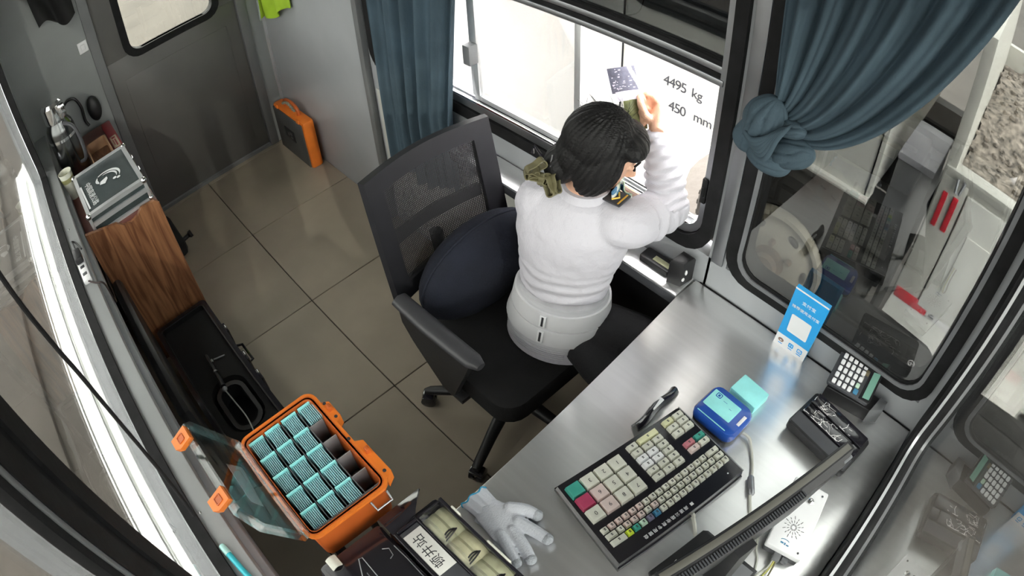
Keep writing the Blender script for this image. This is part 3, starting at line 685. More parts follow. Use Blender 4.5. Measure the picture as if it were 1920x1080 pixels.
# payment sign (its square code is left blank)
t = thing('payment_sign', 'blue and white payment sign standing against the window seal', 'sign', (3.052, 1.462, .75))
def SG(u, z, d=0): return (2.9995+u+.012*z/.245, 1.468-.022*z/.245-d, .75+z)
def quad(u0, z0, u1, z1, d0, d1):
    m = MB(); P = [SG(u0, z0, d0), SG(u1, z0, d0), SG(u1, z1, d0), SG(u0, z1, d0), SG(u0, z0, d1), SG(u1, z0, d1), SG(u1, z1, d1), SG(u0, z1, d1)]
    return m.add(P, [(0, 1, 2, 3), (7, 6, 5, 4), (0, 4, 5, 1), (1, 5, 6, 2), (2, 6, 7, 3), (3, 7, 4, 0)])
link('board', quad(0, 0, .104, .243, 0, .014), signblue, t, smooth=0)
link('white_footer', quad(0, 0, .104, .050, .0138, .0146), white, t, smooth=0)
link('top_edge', quad(0, .238, .104, .243, .0138, .0146), white, t, smooth=0)
SMx = lambda u, z: AX(SG(u, z, .0148), (1, 0, 0), (.012/.245, -.022/.245, 1))
link('white_square', MB().prism(rrect(-.032, -.036, .032, .036, .005), -.0004, .0004, SMx(.052, .112)), white, t, smooth=0)
lt = textmesh('推荐使用支付宝', .0125, SMx(.052, .176), .0003); q = textmesh('支付宝', .0145, SMx(.053, .204), .0003); lt.add(q.v, q.f)
link('lettering', lt, inkw, t, smooth=0)
ic = MB(); ic.ring([(.020+.009*math.cos(R(20*k)), .027+.0075*math.sin(R(20*k))) for k in range(18)], [(.020+.0035*math.cos(R(20*k)), .025+.003*math.sin(R(20*k))) for k in range(18)], -.0004, .0006, Matrix(SMx(0, 0)))
link('round_icon', ic, mat('brown_print', (.25, .16, .13), .6), t, smooth=0)
ic = MB(); M0 = SMx(0, 0); ic.ring(rrect(.046, .020, .062, .037, .003), rrect(.0495, .0235, .0585, .0335, .002), -.0004, .0006, M0).box((.052, .022, -.0004), (.056, .035, .0006), 0, M0)
ic.ring(rrect(.075, .020, .092, .037, .004), rrect(.0775, .0225, .0895, .0345, .003), -.0004, .0006, M0).tube([M0 @ Vector(p) for p in ((.080, .029, 0), (.083, .025, 0), (.088, .033, 0))], .0009, 5)
ic.box((.047, .012, -.0004), (.060, .0145, .0006), 0, M0).box((.076, .012, -.0004), (.091, .0145, .0006), 0, M0).box((.014, .012, -.0004), (.027, .0145, .0006), 0, M0)
link('blue_icon', ic, signblue, t, smooth=0)

# calculator on its black box
t = thing('black_terminal', 'black box under the calculator with a grey corner pad', 'box', (3.28, 1.40, .75))
link('body', MB().rprism([(3.205, 1.392), (3.352, 1.412), (3.362, 1.466), (3.208, 1.466)], .7505, .797, .004), blackp, t)
link('grey_pad', MB().rprism([(3.345, 1.405), (3.378, 1.432), (3.378, 1.466), (3.352, 1.466)], .7505, .806, .003), greyp, t)
CAo, CAx, CAy = Vector((3.198, 1.394, .806)), Vector((.990, .10, .03)), Vector((-.03, .80, .34))
CM = AX(CAo, CAx, CAy)
t = thing('calculator', 'dark desk calculator with pale keys and a green display', 'calculator', CAo+Vector((.06, .03, 0)))
link('body', MB().rprism(rrect(0, 0, .134, .100, .008), -.008, .010, .003, CM), darkgrey, t)
link('display_housing', MB().add([(.100, .004, .009), (.134, .004, .009), (.134, .096, .009), (.100, .096, .009), (.106, .004, .014), (.136, .002, .026), (.136, .098, .026), (.106, .096, .014)], [(0, 1, 5, 4), (1, 2, 6, 5), (2, 3, 7, 6), (3, 0, 4, 7), (4, 5, 6, 7), (3, 2, 1, 0)], CM), blackp, t, smooth=0)
link('display', MB().add([(.110, .008, .0165), (.130, .008, .0245), (.130, .088, .0245), (.110, .088, .0165), (.110, .008, .0175), (.130, .008, .0255), (.130, .088, .0255), (.110, .088, .0175)], [(0, 1, 5, 4), (1, 2, 6, 5), (2, 3, 7, 6), (3, 0, 4, 7), (4, 5, 6, 7)], CM), teal_lcd, t, smooth=0)
link('solar_cell', MB().box((.089, .066, .010), (.100, .090, .0115), .0005, CM), solar, t)
link('maker_plate', MB().box((.084, .044, .010), (.091, .060, .0112), .0005, CM), paper, t)
k0 = None
for cx in range(5):
    for cy in range(5):
        if (cx, cy) in ((4, 0),): continue
        u, v = .018+cx*.0165, .012+cy*.0185
        if cx == 0 and cy < 2: key_w = .016
        mb = MB().rprism(rrect(-.0058, -.0066, .0058, .0066, .003, 3), 0, .006, .001, CM @ FR((u, v, .010)))
        if k0 is None or (cx, cy) == (4, 1): o = link('key', mb, keymint if (cx, cy) == (4, 1) else cream if False else white, t); k0 = k0 or (o, u, v)
        else: copy_part(k0[0], t, (CM.to_3x3() @ Vector((u-k0[1], v-k0[2], 0))))
link('blue_key', MB().rprism(rrect(-.007, -.007, .007, .007, .003, 3), 0, .006, .001, CM @ FR((.086, .014, .010))), keyblue, t)

# black two-slot pad with pale scuffs
PM = Matrix(((.991, -.131, 0, 3.173), (-.150, .989, 0, 1.244), (0, 0, 1, .75), (0, 0, 0, 1)))
PM = AX((3.174, 1.240, .7505), (.99, -.145, 0), (.13, .99, 0))
t = thing('slot_pad', 'black slotted pad with white cracked film on the desk', 'pad', PM @ Vector((.1, .06, 0)))
link('foot', MB().rprism(rrect(.01, .01, .195, .118, .008), 0, .013, .001, PM), rubber, t)
PM = PM @ Matrix.Translation((0, 0, .0125))
link('body', MB().rprism(rrect(0, 0, .205, .128, .010), 0, .028, .004, PM), blackp, t)
link('sloped_front', MB().add([(.004, .002, .027), (.200, .002, .027), (.200, .040, .034), (.004, .040, .034), (.004, .042, .027), (.200, .042, .027)], [(0, 1, 2, 3), (3, 2, 5, 4), (0, 4, 5, 1), (0, 3, 4), (1, 5, 2)], PM), darkgrey, t, smooth=0)
link('plate', MB().rprism(rrect(.010, .046, .168, .080, .003), .027, .036, .002, PM).rprism(rrect(.010, .084, .196, .122, .003), .027, .038, .002, PM).rprism(rrect(.171, .046, .198, .080, .003), .027, .035, .002, PM), blackg, t)
rng = random.Random(11); cr = MB()
for i in range(46):
    band = rng.choice((0, 1)); y0 = .048 if band == 0 else .086; x = rng.uniform(.012, .145); y = y0+rng.uniform(0, .030); pts = []; a = rng.uniform(0, 6.28); z = .0363 if band == 0 else .0383
    for q in range(rng.randint(2, 5)):
        pts.append(PM @ Vector((x, y, z))); a += rng.uniform(-1.1, 1.1); st = rng.uniform(.006, .016)
        x = min(.162, max(.012, x+st*math.cos(a))); y = min(y0+.031, max(y0, y+st*math.sin(a)))
    if len(pts) > 1: cr.tube(pts, rng.uniform(.0003, .0009), 4)
o = link('white_scuffs', cr, white_r, t, smooth=0); o['kind'] = 'stuff'

# white reader box
WM = AX((3.322, .940, .7505), (.99, .142, 0), (-.24, .97, 0)); WM = Matrix(((.99, -.215, 0, 3.322), (.142, .977, 0, .940), (0, 0, 1, .7505), (0, 0, 0, 1)))
t = thing('white_reader', 'glossy white reader box with a sunburst of holes beside the monitor', 'reader', WM @ Vector((.05, .095, 0)))
link('base', MB().rprism(rrect(.002, .002, .096, .188, .004), 0, .026, .002, WM), darkgrey, t)
link('shell', MB().rprism(rrect(0, 0, .098, .190, .004), .024, .040, .004, WM), white, t)
link('screw', MB().lathe([(.0028, .039), (.0028, .041), (.001, .0412)], 10, WM @ FR((.084, .014, 0))).lathe([(.0028, .039), (.0028, .041), (.001, .0412)], 10, WM @ FR((.084, .174, 0))).lathe([(.0028, .039), (.0028, .041), (.001, .0412)], 10, WM @ FR((.014, .174, 0))), darkgrey, t)
link('knob', MB().lathe([(.0085, .039), (.0085, .044), (.004, .047)], 14, WM @ FR((.060, .146, 0))).lathe([(.0065, .039), (.0065, .043), (.003, .045)], 14, WM @ FR((.038, .152, 0))), chrome, t)
sb = MB()
for i in range(14):
    a = R(360/14*i)
    for (q0, q1) in ((.005, .009), (.012, .018), (.021, .029)):
        if (i % 2 and q1 > .02): q1 = .026
        sb.tube([WM @ Vector((.047+q*math.cos(a+.05*j), .066+q*math.sin(a+.05*j), .0402)) for j, q in enumerate((q0, q1))], .0007, 4)
o = link('sunburst_holes', sb, ink, t, smooth=0)
link('printed_logo', MB().tube([WM @ Vector((.036+.011*math.cos(R(a))+.006, .026+.004*math.sin(R(a)), .0402)) for a in range(20, 200, 20)], .0009, 4).box((.032, .0175, .0395), (.040, .0215, .0405), 0, WM).box((.042, .0165, .0395), (.046, .0220, .0405), 0, WM).box((.048, .0165, .0395), (.055, .0195, .0405), 0, WM), keyblue, t, smooth=0)
link('plug', MB().box((.032, -.020, .008), (.052, .002, .024), .003, WM).box((.056, -.012, .006), (.074, .002, .020), .003, WM), greyp, t)
t = thing('reader_wires', 'thin twisted wires leaving the white reader box', 'cable', (3.36, .90, .75))
wcol = [grey_cable, mat('yellow_wire', (.55, .52, .15), .5), olive]
for i, m in enumerate(wcol):
    link('wire', MB().tube(spline([WM @ Vector((.038+.004*i, -.018, .016)), WM @ Vector((.034+.006*i, -.040, .012)), WM @ Vector((.020+.012*i, -.065, .006)), WM @ Vector((.012+.009*i, -.12, .005)), WM @ Vector((.0+.009*i, -.20, .005))]), .0022, 6), m, t)
t = thing('thin_grey_cord', 'thin pale cord on the desk below the monitor', 'cable', (3.32, .88, .75))
link('cord', MB().tube(spline([(3.285, .985, .7535), (3.312, .935, .7535), (3.337, .905, .7535), (3.36, .84, .7535), (3.37, .74, .7535)]), .0026, 6), grey_cable, t)

# monitor seen edge-on from behind
mw = Vector((-.275, -.961, 0)).normalized(); mbk = Vector((.961, -.275, 0)).normalized(); mup = (Vector((0, 0, 1))*math.cos(R(8.5))+mbk*math.sin(R(8.5))).normalized()
mt = Vector((3.352, 1.040, 1.125))                                  # far top corner
def MF(o): return Matrix(((mw.x, mup.x, mbk.x, o.x), (mw.y, mup.y, mbk.y, o.y), (mw.z, mup.z, mbk.z, o.z), (0, 0, 0, 1)))
MM = MF(mt)
t = thing('monitor', 'black flat monitor on a grey stand seen from behind its top edge', 'monitor', (3.26, .83, .75))
link('bezel', MB().rprism(rrect(0, -.29, .46, 0, .008), -.018, .003, .001, MM), blackp, t)
link('screen', MB().box((.015, -.275, -.0195), (.445, -.015, -.0178), 0, MM), mat('screen_black', (.02, .022, .028), .12), t)
link('back_cover', MB().add([(.004, -.004, .003), (.456, -.004, .003), (.456, -.28, .003), (.004, -.28, .003), (.03, -.02, .017), (.43, -.02, .017), (.40, -.26, .028), (.06, -.26, .028)], [(0, 1, 5, 4), (1, 2, 6, 5), (2, 3, 7, 6), (3, 0, 4, 7), (4, 5, 6, 7), (3, 2, 1, 0)], MM), blackp, t, smooth=0)
vs = MB()
for i in range(52): vs.box((.148+i*.0058, -.0165, .006), (.1510+i*.0058, -.002, .0190), 0, MM)
o = link('vent_ribs', vs, darkgrey, t, smooth=0)
link('top_strip', MB().box((.01, -.002, -.014), (.45, .0012, -.001), .0005, MM), mat('beige_grey_strip', (.12, .115, .10), .4), t)
link('corner_button', MB().box((.01, -.03, .004), (.035, -.012, .015), .003, MM), greyp, t)
link('stand_neck', MB().prism([(3.245, .80), (3.30, .785), (3.31, .83), (3.255, .845)], .77, .98), blackp, t)
link('stand_base', MB().rprism([(3.160, .730), (3.20, .700), (3.34, .69), (3.352, .886), (3.300, .888), (3.196, .892), (3.186, .885)], .7505, .764, .004), blackp, t)
link('stand_top', MB().rprism([(3.222, .79), (3.34, .76), (3.345, .875), (3.238, .878)], .763, .768, .001), greyp, t)
link('white_button', MB().box((3.186, .772, .7638), (3.196, .790, .7652), .002).lathe([(.004, .7638), (.004, .7652)], 10, FR((3.197, .806, 0))), white_r, t)

# intercom on the steel ledge
t = thing('intercom', 'black intercom with two white buttons at the end of the steel ledge', 'intercom', (2.67, 1.445, .75))
link('body', MB().rprism([(2.648, 1.412), (2.688, 1.424), (2.696, 1.472), (2.652, 1.472)], .7505, .838, .010), blackp, t)
link('white_button', MB().ball((2.692, 1.437, .800), (.004, .004, .010), 12, 8).ball((2.690, 1.430, .776), (.004, .006, .006), 12, 8), white, t)
t = thing('ledge_tray', 'small black tray with a cream slip beside the intercom', 'tray', (2.59, 1.45, .75))
link('tray', MB().rprism(rrect(2.535, 1.425, 2.640, 1.472, .008), .7505, .770, .003), blackp, t)
link('cream_slip', MB().box((2.575, 1.437, .7695), (2.632, 1.456, .7715), .0008), cream_y, t)

# ------------------------------------------------------------------ glove
def GP(x, y, z=.765): return Vector((x, y, z))
gm = MB()
def finger(a, b, c, r0, r1): gm.tube(spline([a, b, c], 5), [r0+(r1-r0)*i/10 for i in range(11)], 10); gm.ball(tuple(c), r1*1.02, 10, 8); gm.ball(tuple(a), r0, 10, 8)
gm.loft([((2.790, .598, .762), (.004, .030, 0), (0, 0, .009)), ((2.81, .597, .763), (.004, .037, 0), (0, 0, .0115)), ((2.84, .60, .764), (.002, .044, 0), (0, 0, .013)), ((2.868, .598, .764), (0, .046, 0), (0, 0, .012)), ((2.885, .596, .763), (0, .040, 0), (0, 0, .010))], 20)
finger(GP(2.835, .633), GP(2.862, .655), GP(2.886, .662), .0165, .0135)
finger(GP(2.872, .622), GP(2.912, .632), GP(2.943, .637), .0165, .0140)
finger(GP(2.878, .598), GP(2.922, .590), GP(2.953, .579), .0160, .0135)
finger(GP(2.868, .575), GP(2.905, .562), GP(2.938, .551), .0150, .0125)
for v in gm.v: v.z = max(v.z, .7512)
t = thing('cotton_glove', 'white cotton work glove with grey fingertips and blue cuff edge', 'glove', (2.86, .60, .75))
link('hand', remesh(gm, .003, 3), glove_w, t, smooth=0)
tips = MB()
for c, r in ((GP(2.8885, .6628), .0140), (GP(2.9455, .6374), .0145), (GP(2.9555, .5784), .0140), (GP(2.9405, .5503), .0130)): tips.ball((c.x, c.y, c.z), r, 14, 9)
for v in tips.v: v.z = max(v.z, .7512)
link('worn_fingertip', tips, glove_g, t, smooth=60)
link('cuff', MB().sheet(lambda u, v: (2.758+.040*v+.003*math.sin(40*u), .596+(.034-.004*v)*math.cos(2*math.pi*u)*1.0, .763+(.0105+.0015*v+.0012*math.sin(2*math.pi*u*11))*math.sin(2*math.pi*u)), 66, 6, .002), glove_w, t, smooth=60)
link('blue_hem', MB().tube([(2.757+.003*math.sin(40*k/40), .596+.035*math.cos(2*math.pi*k/40), .763+.0112*math.sin(2*math.pi*k/40)) for k in range(41)], .0022, 6), glove_b, t)
link('folded_flap', MB().sheet(lambda u, v: (2.800+.130*u,   .588-.030*v-.010*u+.006*math.sin(6*u), .7535+.012*math.sin(math.pi*v)*(1-.3*u)), 16, 6, .003), glove_w, t, smooth=60)

# ------------------------------------------------------------------ black cash case with notes
t = thing('cash_case', 'open black cash case with a hand-lettered pale label', 'case', (2.86, .39, .75))
link('base', MB().box((2.720, .205, .7515), (3.08, .525, .815), .012), blackg, t)
link('left_body', MB().box((2.716, .215, .80), (3.07, .385, .880), .014), blackg, t)
link('tray_wall', MB().box((2.768, .386, .81), (3.06, .394, .900), .002).box((2.768, .443, .81), (3.06, .449, .900), .002).box((2.768, .505, .81), (3.06, .513, .904), .002).box((2.768, .394, .81), (2.774, .505, .900), .002), blackg, t)
link('label_bar', MB().box((2.775, .394, .86), (3.04, .443, .896), .004), darkgrey, t)
link('corner_flap', MB().sheet(lambda u, v: (2.716+.072*u*(1-v*.2), .385+.112*v*(1-.55*u), .884+.012*math.sin(math.pi*u)), 8, 8, .004), blackg, t)
link('front_edge', MB().box((2.800, .5125, .862), (2.826, .5165, .908), .001).box((2.905, .5125, .862), (2.97, .5165, .908), .001), cream, t)
link('slot', MB().tube([(2.792, .280, .8805), (2.757, .298, .8805), (2.759, .306, .8805), (2.87, .302, .8805)], .0012, 5).tube([(2.792, .292, .8805), (2.87, .289, .8805)], .0010, 5).tube([(2.770, .350, .8805), (2.778, .362, .8805), (2.795, .359, .8805), (2.798, .349, .8805)], .0010, 5).tube([(2.780, .374, .8805), (2.82, .376, .8805), (2.92, .374, .8805)], .0012, 5), alu_dull, t)
lb_ = link('label', MB().box((2.787, .396, .896), (2.897, .441, .8975), .0005), paper, t)
LMx = AX((2.842, .4185, .8976), (-1, .04, 0), (-.04, -1, 0))
link('lettering', textmesh('顿井站', .028, LMx, .0003, space=1.05), ink, lb_, smooth=0)
link('clear_cover', MB().sheet(lambda u, v: (2.775+.25*u, .449+.056*v, .898+.010*math.sin(math.pi*v)), 4, 8, .002), clear, t)
t2 = thing('white_clip', 'small white tab on the black cash case', 'clip', (2.734, .250, .88))
link('tab', MB().sheet(lambda u, v: (2.718+.028*u, .240+.024*v, .8825+.006*math.sin(math.pi*v)), 5, 6, .003), cream, t2)
for i, (x0, x1, m, lab) in enumerate(((2.782, 2.846, cash, 'rolled bundle of banknotes nearest the desk edge in the cash case'), (2.853, 2.915, cash_p, 'middle bundle of banknotes under clear cover in the cash case'), (2.922, 2.985, cash, 'bundle of banknotes at the far end of the cash case'))):
    b = thing('banknote_bundle', lab, 'banknotes', ((x0+x1)/2, .477, .836), 'banknote bundles in the cash case')
    link('notes', MB().sheet(lambda u, v: (x0+(x1-x0)*u, .452+.050*v, .866+.022*math.sin(math.pi*(.15+.7*u))+.002*math.sin(17*v)), 12, 8, .014), m, b)
    bd = MB()
    for q in range(3): bd.tube(spline([(x1-.010+.004*q, .452, .880), (x1-.014+.006*q, .477, .893+.0015*q), (x1-.006-.004*q, .502, .882)], 5), .0018, 5)
    link('dark_band', bd, ink, b)

# ------------------------------------------------------------------ orange card case on its stand
t = thing('case_stand', 'black steel stand under the orange card case', 'stand', (2.55, .35, 0))
link('top_plate', MB().box((2.425, .262, .802), (2.668, .438, .816), .003), blackp, t)
for x in (2.44, 2.64):
    for y in (.275, .415): link('leg', MB().box((x, y, 0), (x+.022, y+.022, .802), .003), blackp, t)
link('side_bar', MB().box((2.44, .277, .28), (2.66, .293, .30), .002).box((2.44, .417, .28), (2.66, .433, .30), .002).box((2.442, .28, .34), (2.458, .43, .36), .002).box((2.642, .28, .34), (2.658, .43, .36), .002), blackp, t)
OX0, OX1, OY0, OY1, OZ0, OZ1 = 2.400, 2.690, .250, .446, .817, .945
oc = thing('card_case', 'open orange case full of turquoise cards with a clear lid', 'case', (2.545, .35, OZ0))
TBm = MB().ring(rrect(OX0, OY0, OX1, OY1, .020), rrect(OX0+.007, OY0+.007, OX1-.007, OY1-.007, .015), OZ0, OZ1)
for v in TBm.v:
    if v.z < OZ0+.01: v.x = OX0+.006+(v.x-OX0)*.96; v.y = (OY0+OY1)/2+(v.y-(OY0+OY1)/2)*.95
link('tub', TBm.prism(rrect(OX0+.010, OY0+.010, OX1-.028, OY1-.010, .018), OZ0, OZ0+.006), orange_d, oc)
link('rim', MB().ring(rrect(OX0-.008, OY0-.007, OX1+.008, OY1+.008, .026), rrect(OX0+.005, OY0+.005, OX1-.005, OY1-.005, .016), OZ1-.008, OZ1), orange, oc)
link('rim_groove', MB().ring(rrect(OX0-.001, OY0-.001, OX1+.001, OY1+.001, .022), rrect(OX0+.001, OY0+.001, OX1-.001, OY1-.001, .020), OZ1-.001, OZ1+.0008), orange_d, oc)
lat = MB()
for (a, b) in ((OX0+.035, OX0+.105), (OX0+.165, OX0+.285)):
    lat.prism([(a, OY1+.004), (a+.012, OY1+.024), (b-.012, OY1+.024), (b, OY1+.004)], OZ1-.034, OZ1-.001)
link('front_lug', lat, orange, oc)
hl = MB()
for x in (OX0+.06, OX0+.20): hl.box((x, OY1+.010, OZ1-.004), (x+.012, OY1+.020, OZ1+.014), .002)
link('catch', hl, orange_d, oc)
link('lug_hole', MB().lathe([(.004, 0), (.004, .001), (.003, .0012)], 12, FR((OX0+.045, OY1+.013, OZ1-.001))).lathe([(.004, 0), (.004, .001), (.003, .0012)], 12, FR((OX0+.090, OY1+.014, OZ1-.001))).lathe([(.004, 0), (.004, .001), (.003, .0012)], 12, FR((OX0+.155, OY1+.002, OZ1))).lathe([(.004, 0), (.004, .001), (.003, .0012)], 12, FR((OX0+.265, OY1+.013, OZ1-.001))), ink, oc)
link('handle_bail', MB().tube([(OX1+.004, OY1-.01, OZ1-.02), (OX1+.022, OY1-.012, OZ1-.03), (OX1+.022, OY1-.05, OZ1-.03), (OX1+.004, OY1-.052, OZ1-.02)], .003), alu_dull, oc)
CXP, CYP = .0535, .0470
IX0, IY0 = OX0+.009, OY0+.009
rows = [IY0+.001+CYP*j for j in range(5)]
dv = link('divider', MB().box((IX0+.002, IY0, OZ0+.006), (IX0+.004, OY1-.009, OZ1-.018)), darkgrey, oc)
for j in range(1, 4): link('divider', MB().box((IX0, rows[j]-.003, OZ0+.006), (IX0+5*CXP+.002, rows[j]-.0005, OZ1-.017)), greyp, oc)
link('divider', MB().box((IX0+5*CXP-.0035, IY0, OZ0+.030), (IX0+5*CXP+.001, OY1-.009, OZ1-.010)), greyp, oc)
for i in range(1, 5): link('divider', MB().box((IX0+i*CXP-.001, rows[3], OZ0+.006), (IX0+i*CXP+.001, OY1-.010, OZ1-.017)), mat('mid_grey_divider', (.30, .30, .31), .5), oc)
link('card_shelf', MB().box((IX0+.001, IY0+.001, OZ0+.028), (IX0+5*CXP-.008, rows[3]+.040, OZ0+.0335)), darkgrey, oc)
link('bin_floor', MB().box((IX0+.006, IY0+.006, OZ0+.0065), (OX1-.032, OY1-.016, OZ0+.012)), mat('dark_maroon_lining', (.045, .022, .026), .7), oc)
bundle0 = None; rng = random.Random(2)
def make_bundle(x, y, zt):
    b = thing('card_bundle', 'bundle of turquoise cards standing on edge in the orange case', 'card bundle', (x, y, OZ0+.034), 'bundles of turquoise cards in the orange case')
    c0 = None
    for q in range(8):
        mb = MB().box((x+.0045, y+.0050+q*.0044, OZ0+.034), (x+.0490, y+.0077+q*.0044, zt-.0006*(q % 3)), .0007, seg=1)
        link('card', mb, cyan, b, smooth=0)
    link('end_card', MB().box((x+.0006, y+.0014, OZ0+.034), (x+.0034, y+.0420, zt+.006), .0007, seg=1), cyan_l, b, smooth=0)
    return b
def dup(root, d):
    r = root.copy(); COL.objects.link(r); r.location = root.location+Vector(d)
    for ch in root.children:
        c = ch.copy(); COL.objects.link(c); c.parent = r
    return r
ORD = ('first', 'second', 'third', 'fourth', 'last')
bx0, by0 = IX0+.001, rows[0]
bundle0 = make_bundle(bx0, by0, OZ1-.012)
for j in range(4):
    for i in range(5):
        if (i, j) == (0, 0) or (j == 3 and i > 0): continue
        b = dup(bundle0, (i*CXP, (rows[j]-by0), rng.uniform(0, .0015)))
        b['label'] = 'turquoise card bundle, %s in the %s row from the lid of the orange case' % (ORD[i], ORD[j]) if j < 3 else 'lone turquoise card bundle in the row beside the empty bins'
bundle0['label'] = 'turquoise card bundle, first in the first row from the lid of the orange case'
# clear lid, hinged along the wall side and standing open
hx, hz = OY0-.008, OZ1-.004
la = R(114); ld = Vector((0, math.cos(la), math.sin(la))); ln = Vector((0, -math.sin(la), math.cos(la)))
LMd = Matrix(((1, 0, 0, OX0), (0, ld.y, ln.y, hx), (0, ld.z, ln.z, hz), (0, 0, 0, 1)))
ll = OX1-OX0; lw2 = .202
hexp = [(.012, 0), (ll-.012, 0), (ll, .012), (ll-.002, lw2-.05), (ll-.035, lw2), (.02, lw2), (.0, lw2-.03), (0, .012)]
inn = [(ll/2+(x-ll/2)*.93, lw2/2+(y-lw2/2)*.90) for x, y in hexp]
lid = link('lid', MB().prism(hexp, -.002, .001, LMd), clear, oc, smooth=0)
link('lid_rim', MB().ring(hexp, inn, -.012, .003, LMd), clear_e, lid, smooth=0)
link('lid_label', MB().prism([(.085, .050), (.205, .075), (.200, .110), (.090, .105)], .0012, .0022, LMd), greyp, lid, smooth=0)
for x in (.045, .212):
    lt_ = link('latch', MB().prism([(x-.017, -.012), (x+.017, -.012), (x+.017, .022), (x+.008, .034), (x-.017, .034)], lw2-.006, lw2+.007, LMd @ YF), orange, lid, smooth=0)
    link('latch_hole', MB().ring(rrect(x-.009, .000, x+.009, .018, .002, 2), rrect(x-.007, .002, x+.007, .016, .002, 2), lw2+.005, lw2+.009, LMd @ YF).box((x-.007, lw2+.004, .002), (x+.007, lw2+.0076, .016), 0, LMd), orange_d, oc, smooth=0)
link('hinge', MB().tube([LMd @ Vector((.03, 0, -.004)), LMd @ Vector((.09, 0, -.004))], .004).tube([LMd @ Vector((.20, 0, -.004)), LMd @ Vector((.26, 0, -.004))], .004), orange_d, oc)

# ------------------------------------------------------------------ left ledge things
t = thing('marker_pen', 'turquoise marker pen lying on the ledge under the left window', 'pen', (2.59, .058, .85))
link('barrel', MB().tube([(2.553, .0665, .859), (2.60, .0720, .859), (2.665, .080, .859)], .0075, 12), mat('bright_turquoise', (.05, .55, .66), .3), t)
link('cap', MB().tube([(2.528, .0635, .859), (2.531, .0638, .859), (2.558, .067, .859)], [.006, .0085, .0088], 12), mat('pale_mint_plastic', (.45, .78, .75), .3), t)
t = thing('power_strip', 'white power strip with a black plug on the left ledge', 'power strip', (1.29, .078, .85))
link('body', MB().box((1.262, .060, .8505), (1.425, .094, .872), .006), white, t)
link('socket', MB().box((1.335, .068, .8715), (1.352, .086, .8728), .001).box((1.380, .068, .8715), (1.397, .086, .8728), .001), darkgrey, t)
link('black_plug', MB().box((1.255, .061, .872), (1.325, .093, .900), .006).tube(spline([(1.26, .077, .886), (1.20, .075, .885), (1.15, .070, .868), (1.16, .085, .858), (1.22, .098, .860)]), .004), blackp, t)
t = thing('brown_cord', 'dark cord running down from the power strip beside the wooden panel', 'cable', (1.45, .10, .85))
link('cord', MB().tube(spline([(1.423, .078, .862), (1.455, .100, .86), (1.46, .126, .84), (1.42, .126, .72), (1.30, .1255, .66), (1.15, .1255, .64), (1.08, .1255, .60), (1.075, .127, .40)]), .0035, 6), mat('dark_brown_cord', (.045, .03, .03), .5), t)
t = thing('hanging_cable', 'black cable hanging in front of the left window', 'cable', (2.42, .062, .87))
link('cord', MB().tube(spline([(2.50, .062, 2.04), (2.492, .062, 1.70), (2.450, .062, 1.50), (2.419, .062, 1.373), (2.408, .062, 1.18), (2.414, .060, 1.04), (2.430, .056, .95), (2.440, .050, .885)]), .0045), rubber, t)

# ------------------------------------------------------------------ cabinet in the back corner and what stands on it
t = thing('cabinet', 'low red and brown wooden cabinet in the back corner', 'cabinet', (.64, .29, 0))
link('carcass', MB().box((.06, .1235, 0), (1.028, .438, .716), .003), woodd, t)
link('top', MB().box((.05, .1235, .716), (1.028, .462, .735), .003), mat('red_brown_top', (.17, .060, .050), .4, 0, .12, 8), t)
link('front_face', MB().box((.055, .438, .02), (1.028, .462, .716), .003), redm, t)
pn = [(.124, 0), (.465, 0), (.462, .73), (.448, .745), (.385, .748), (.360, .728), (.325, .718), (.290, .728), (.265, .752), (.124, .790)]
link('side_panel', MB().prism(pn, 1.0285, 1.046, XF), woodp, t, smooth=0)
link('panel_edge', MB().tube([(1.046, .4635, .0), (1.046, .4615, .73)], .0035, 6), woodp, t)
# aluminium case
cs_ = thing('flight_case', 'black and aluminium flat case with white emblem on the cabinet', 'case', (.84, .31, .735))
a0, a1, b0, b1, zb, zt = .640, 1.012, .172, .444, .7355, .838
link('body', MB().box((a0+.004, b0+.004, zb), (a1-.004, b1-.004, zt-.002), .004), diamond, cs_)
eg = MB()
for z0, z1 in ((zt-.018, zt), (zt-.055, zt-.036), (zb, zb+.014)):
    for (p, q) in (((a0, b0), (a1, b0)), ((a1, b0), (a1, b1)), ((a1, b1), (a0, b1)), ((a0, b1), (a0, b0))):
        x0, x1 = sorted((p[0], q[0])); y0, y1 = sorted((p[1], q[1]))
        eg.box((x0-.006, y0-.006, z0), (x1+.006, y1+.006, z1), .004)
eg2 = MB()
for z0, z1 in ((zt-.016, zt+.003), (zt-.058, zt-.038), (zb, zb+.014)):
    eg2.ring(rrect(a0-.005, b0-.005, a1+.005, b1+.005, .006, 3), rrect(a0+.014, b0+.012, a1-.016, b1-.014, .003, 3), z0, z1)
for (x, y) in ((a0, b0), (a1, b0), (a0, b1), (a1, b1)): eg2.box((x-.007, y-.007, zb+.01), (x+.007, y+.007, zt), .003)
link('aluminium_edging', eg2, alu, cs_)
cn = MB()
for (x, y) in ((a0, b0), (a1, b0), (a0, b1), (a1, b1)): cn.ball((x, y, zt-.004), .014, 12, 8).ball((x, y, zb+.012), .013, 12, 8)
link('corner_cap', cn, chrome, cs_)
link('catch', MB().box((a0+.10, b1, zt-.050), (a0+.145, b1+.014, zt-.006), .003).box((a1-.145, b1, zt-.050), (a1-.10, b1+.014, zt-.006), .003), chrome, cs_)
EM = AX((.835, .312, zt+.0012), (.99, .06, 0), (-.06, .99, 0))
em = MB()
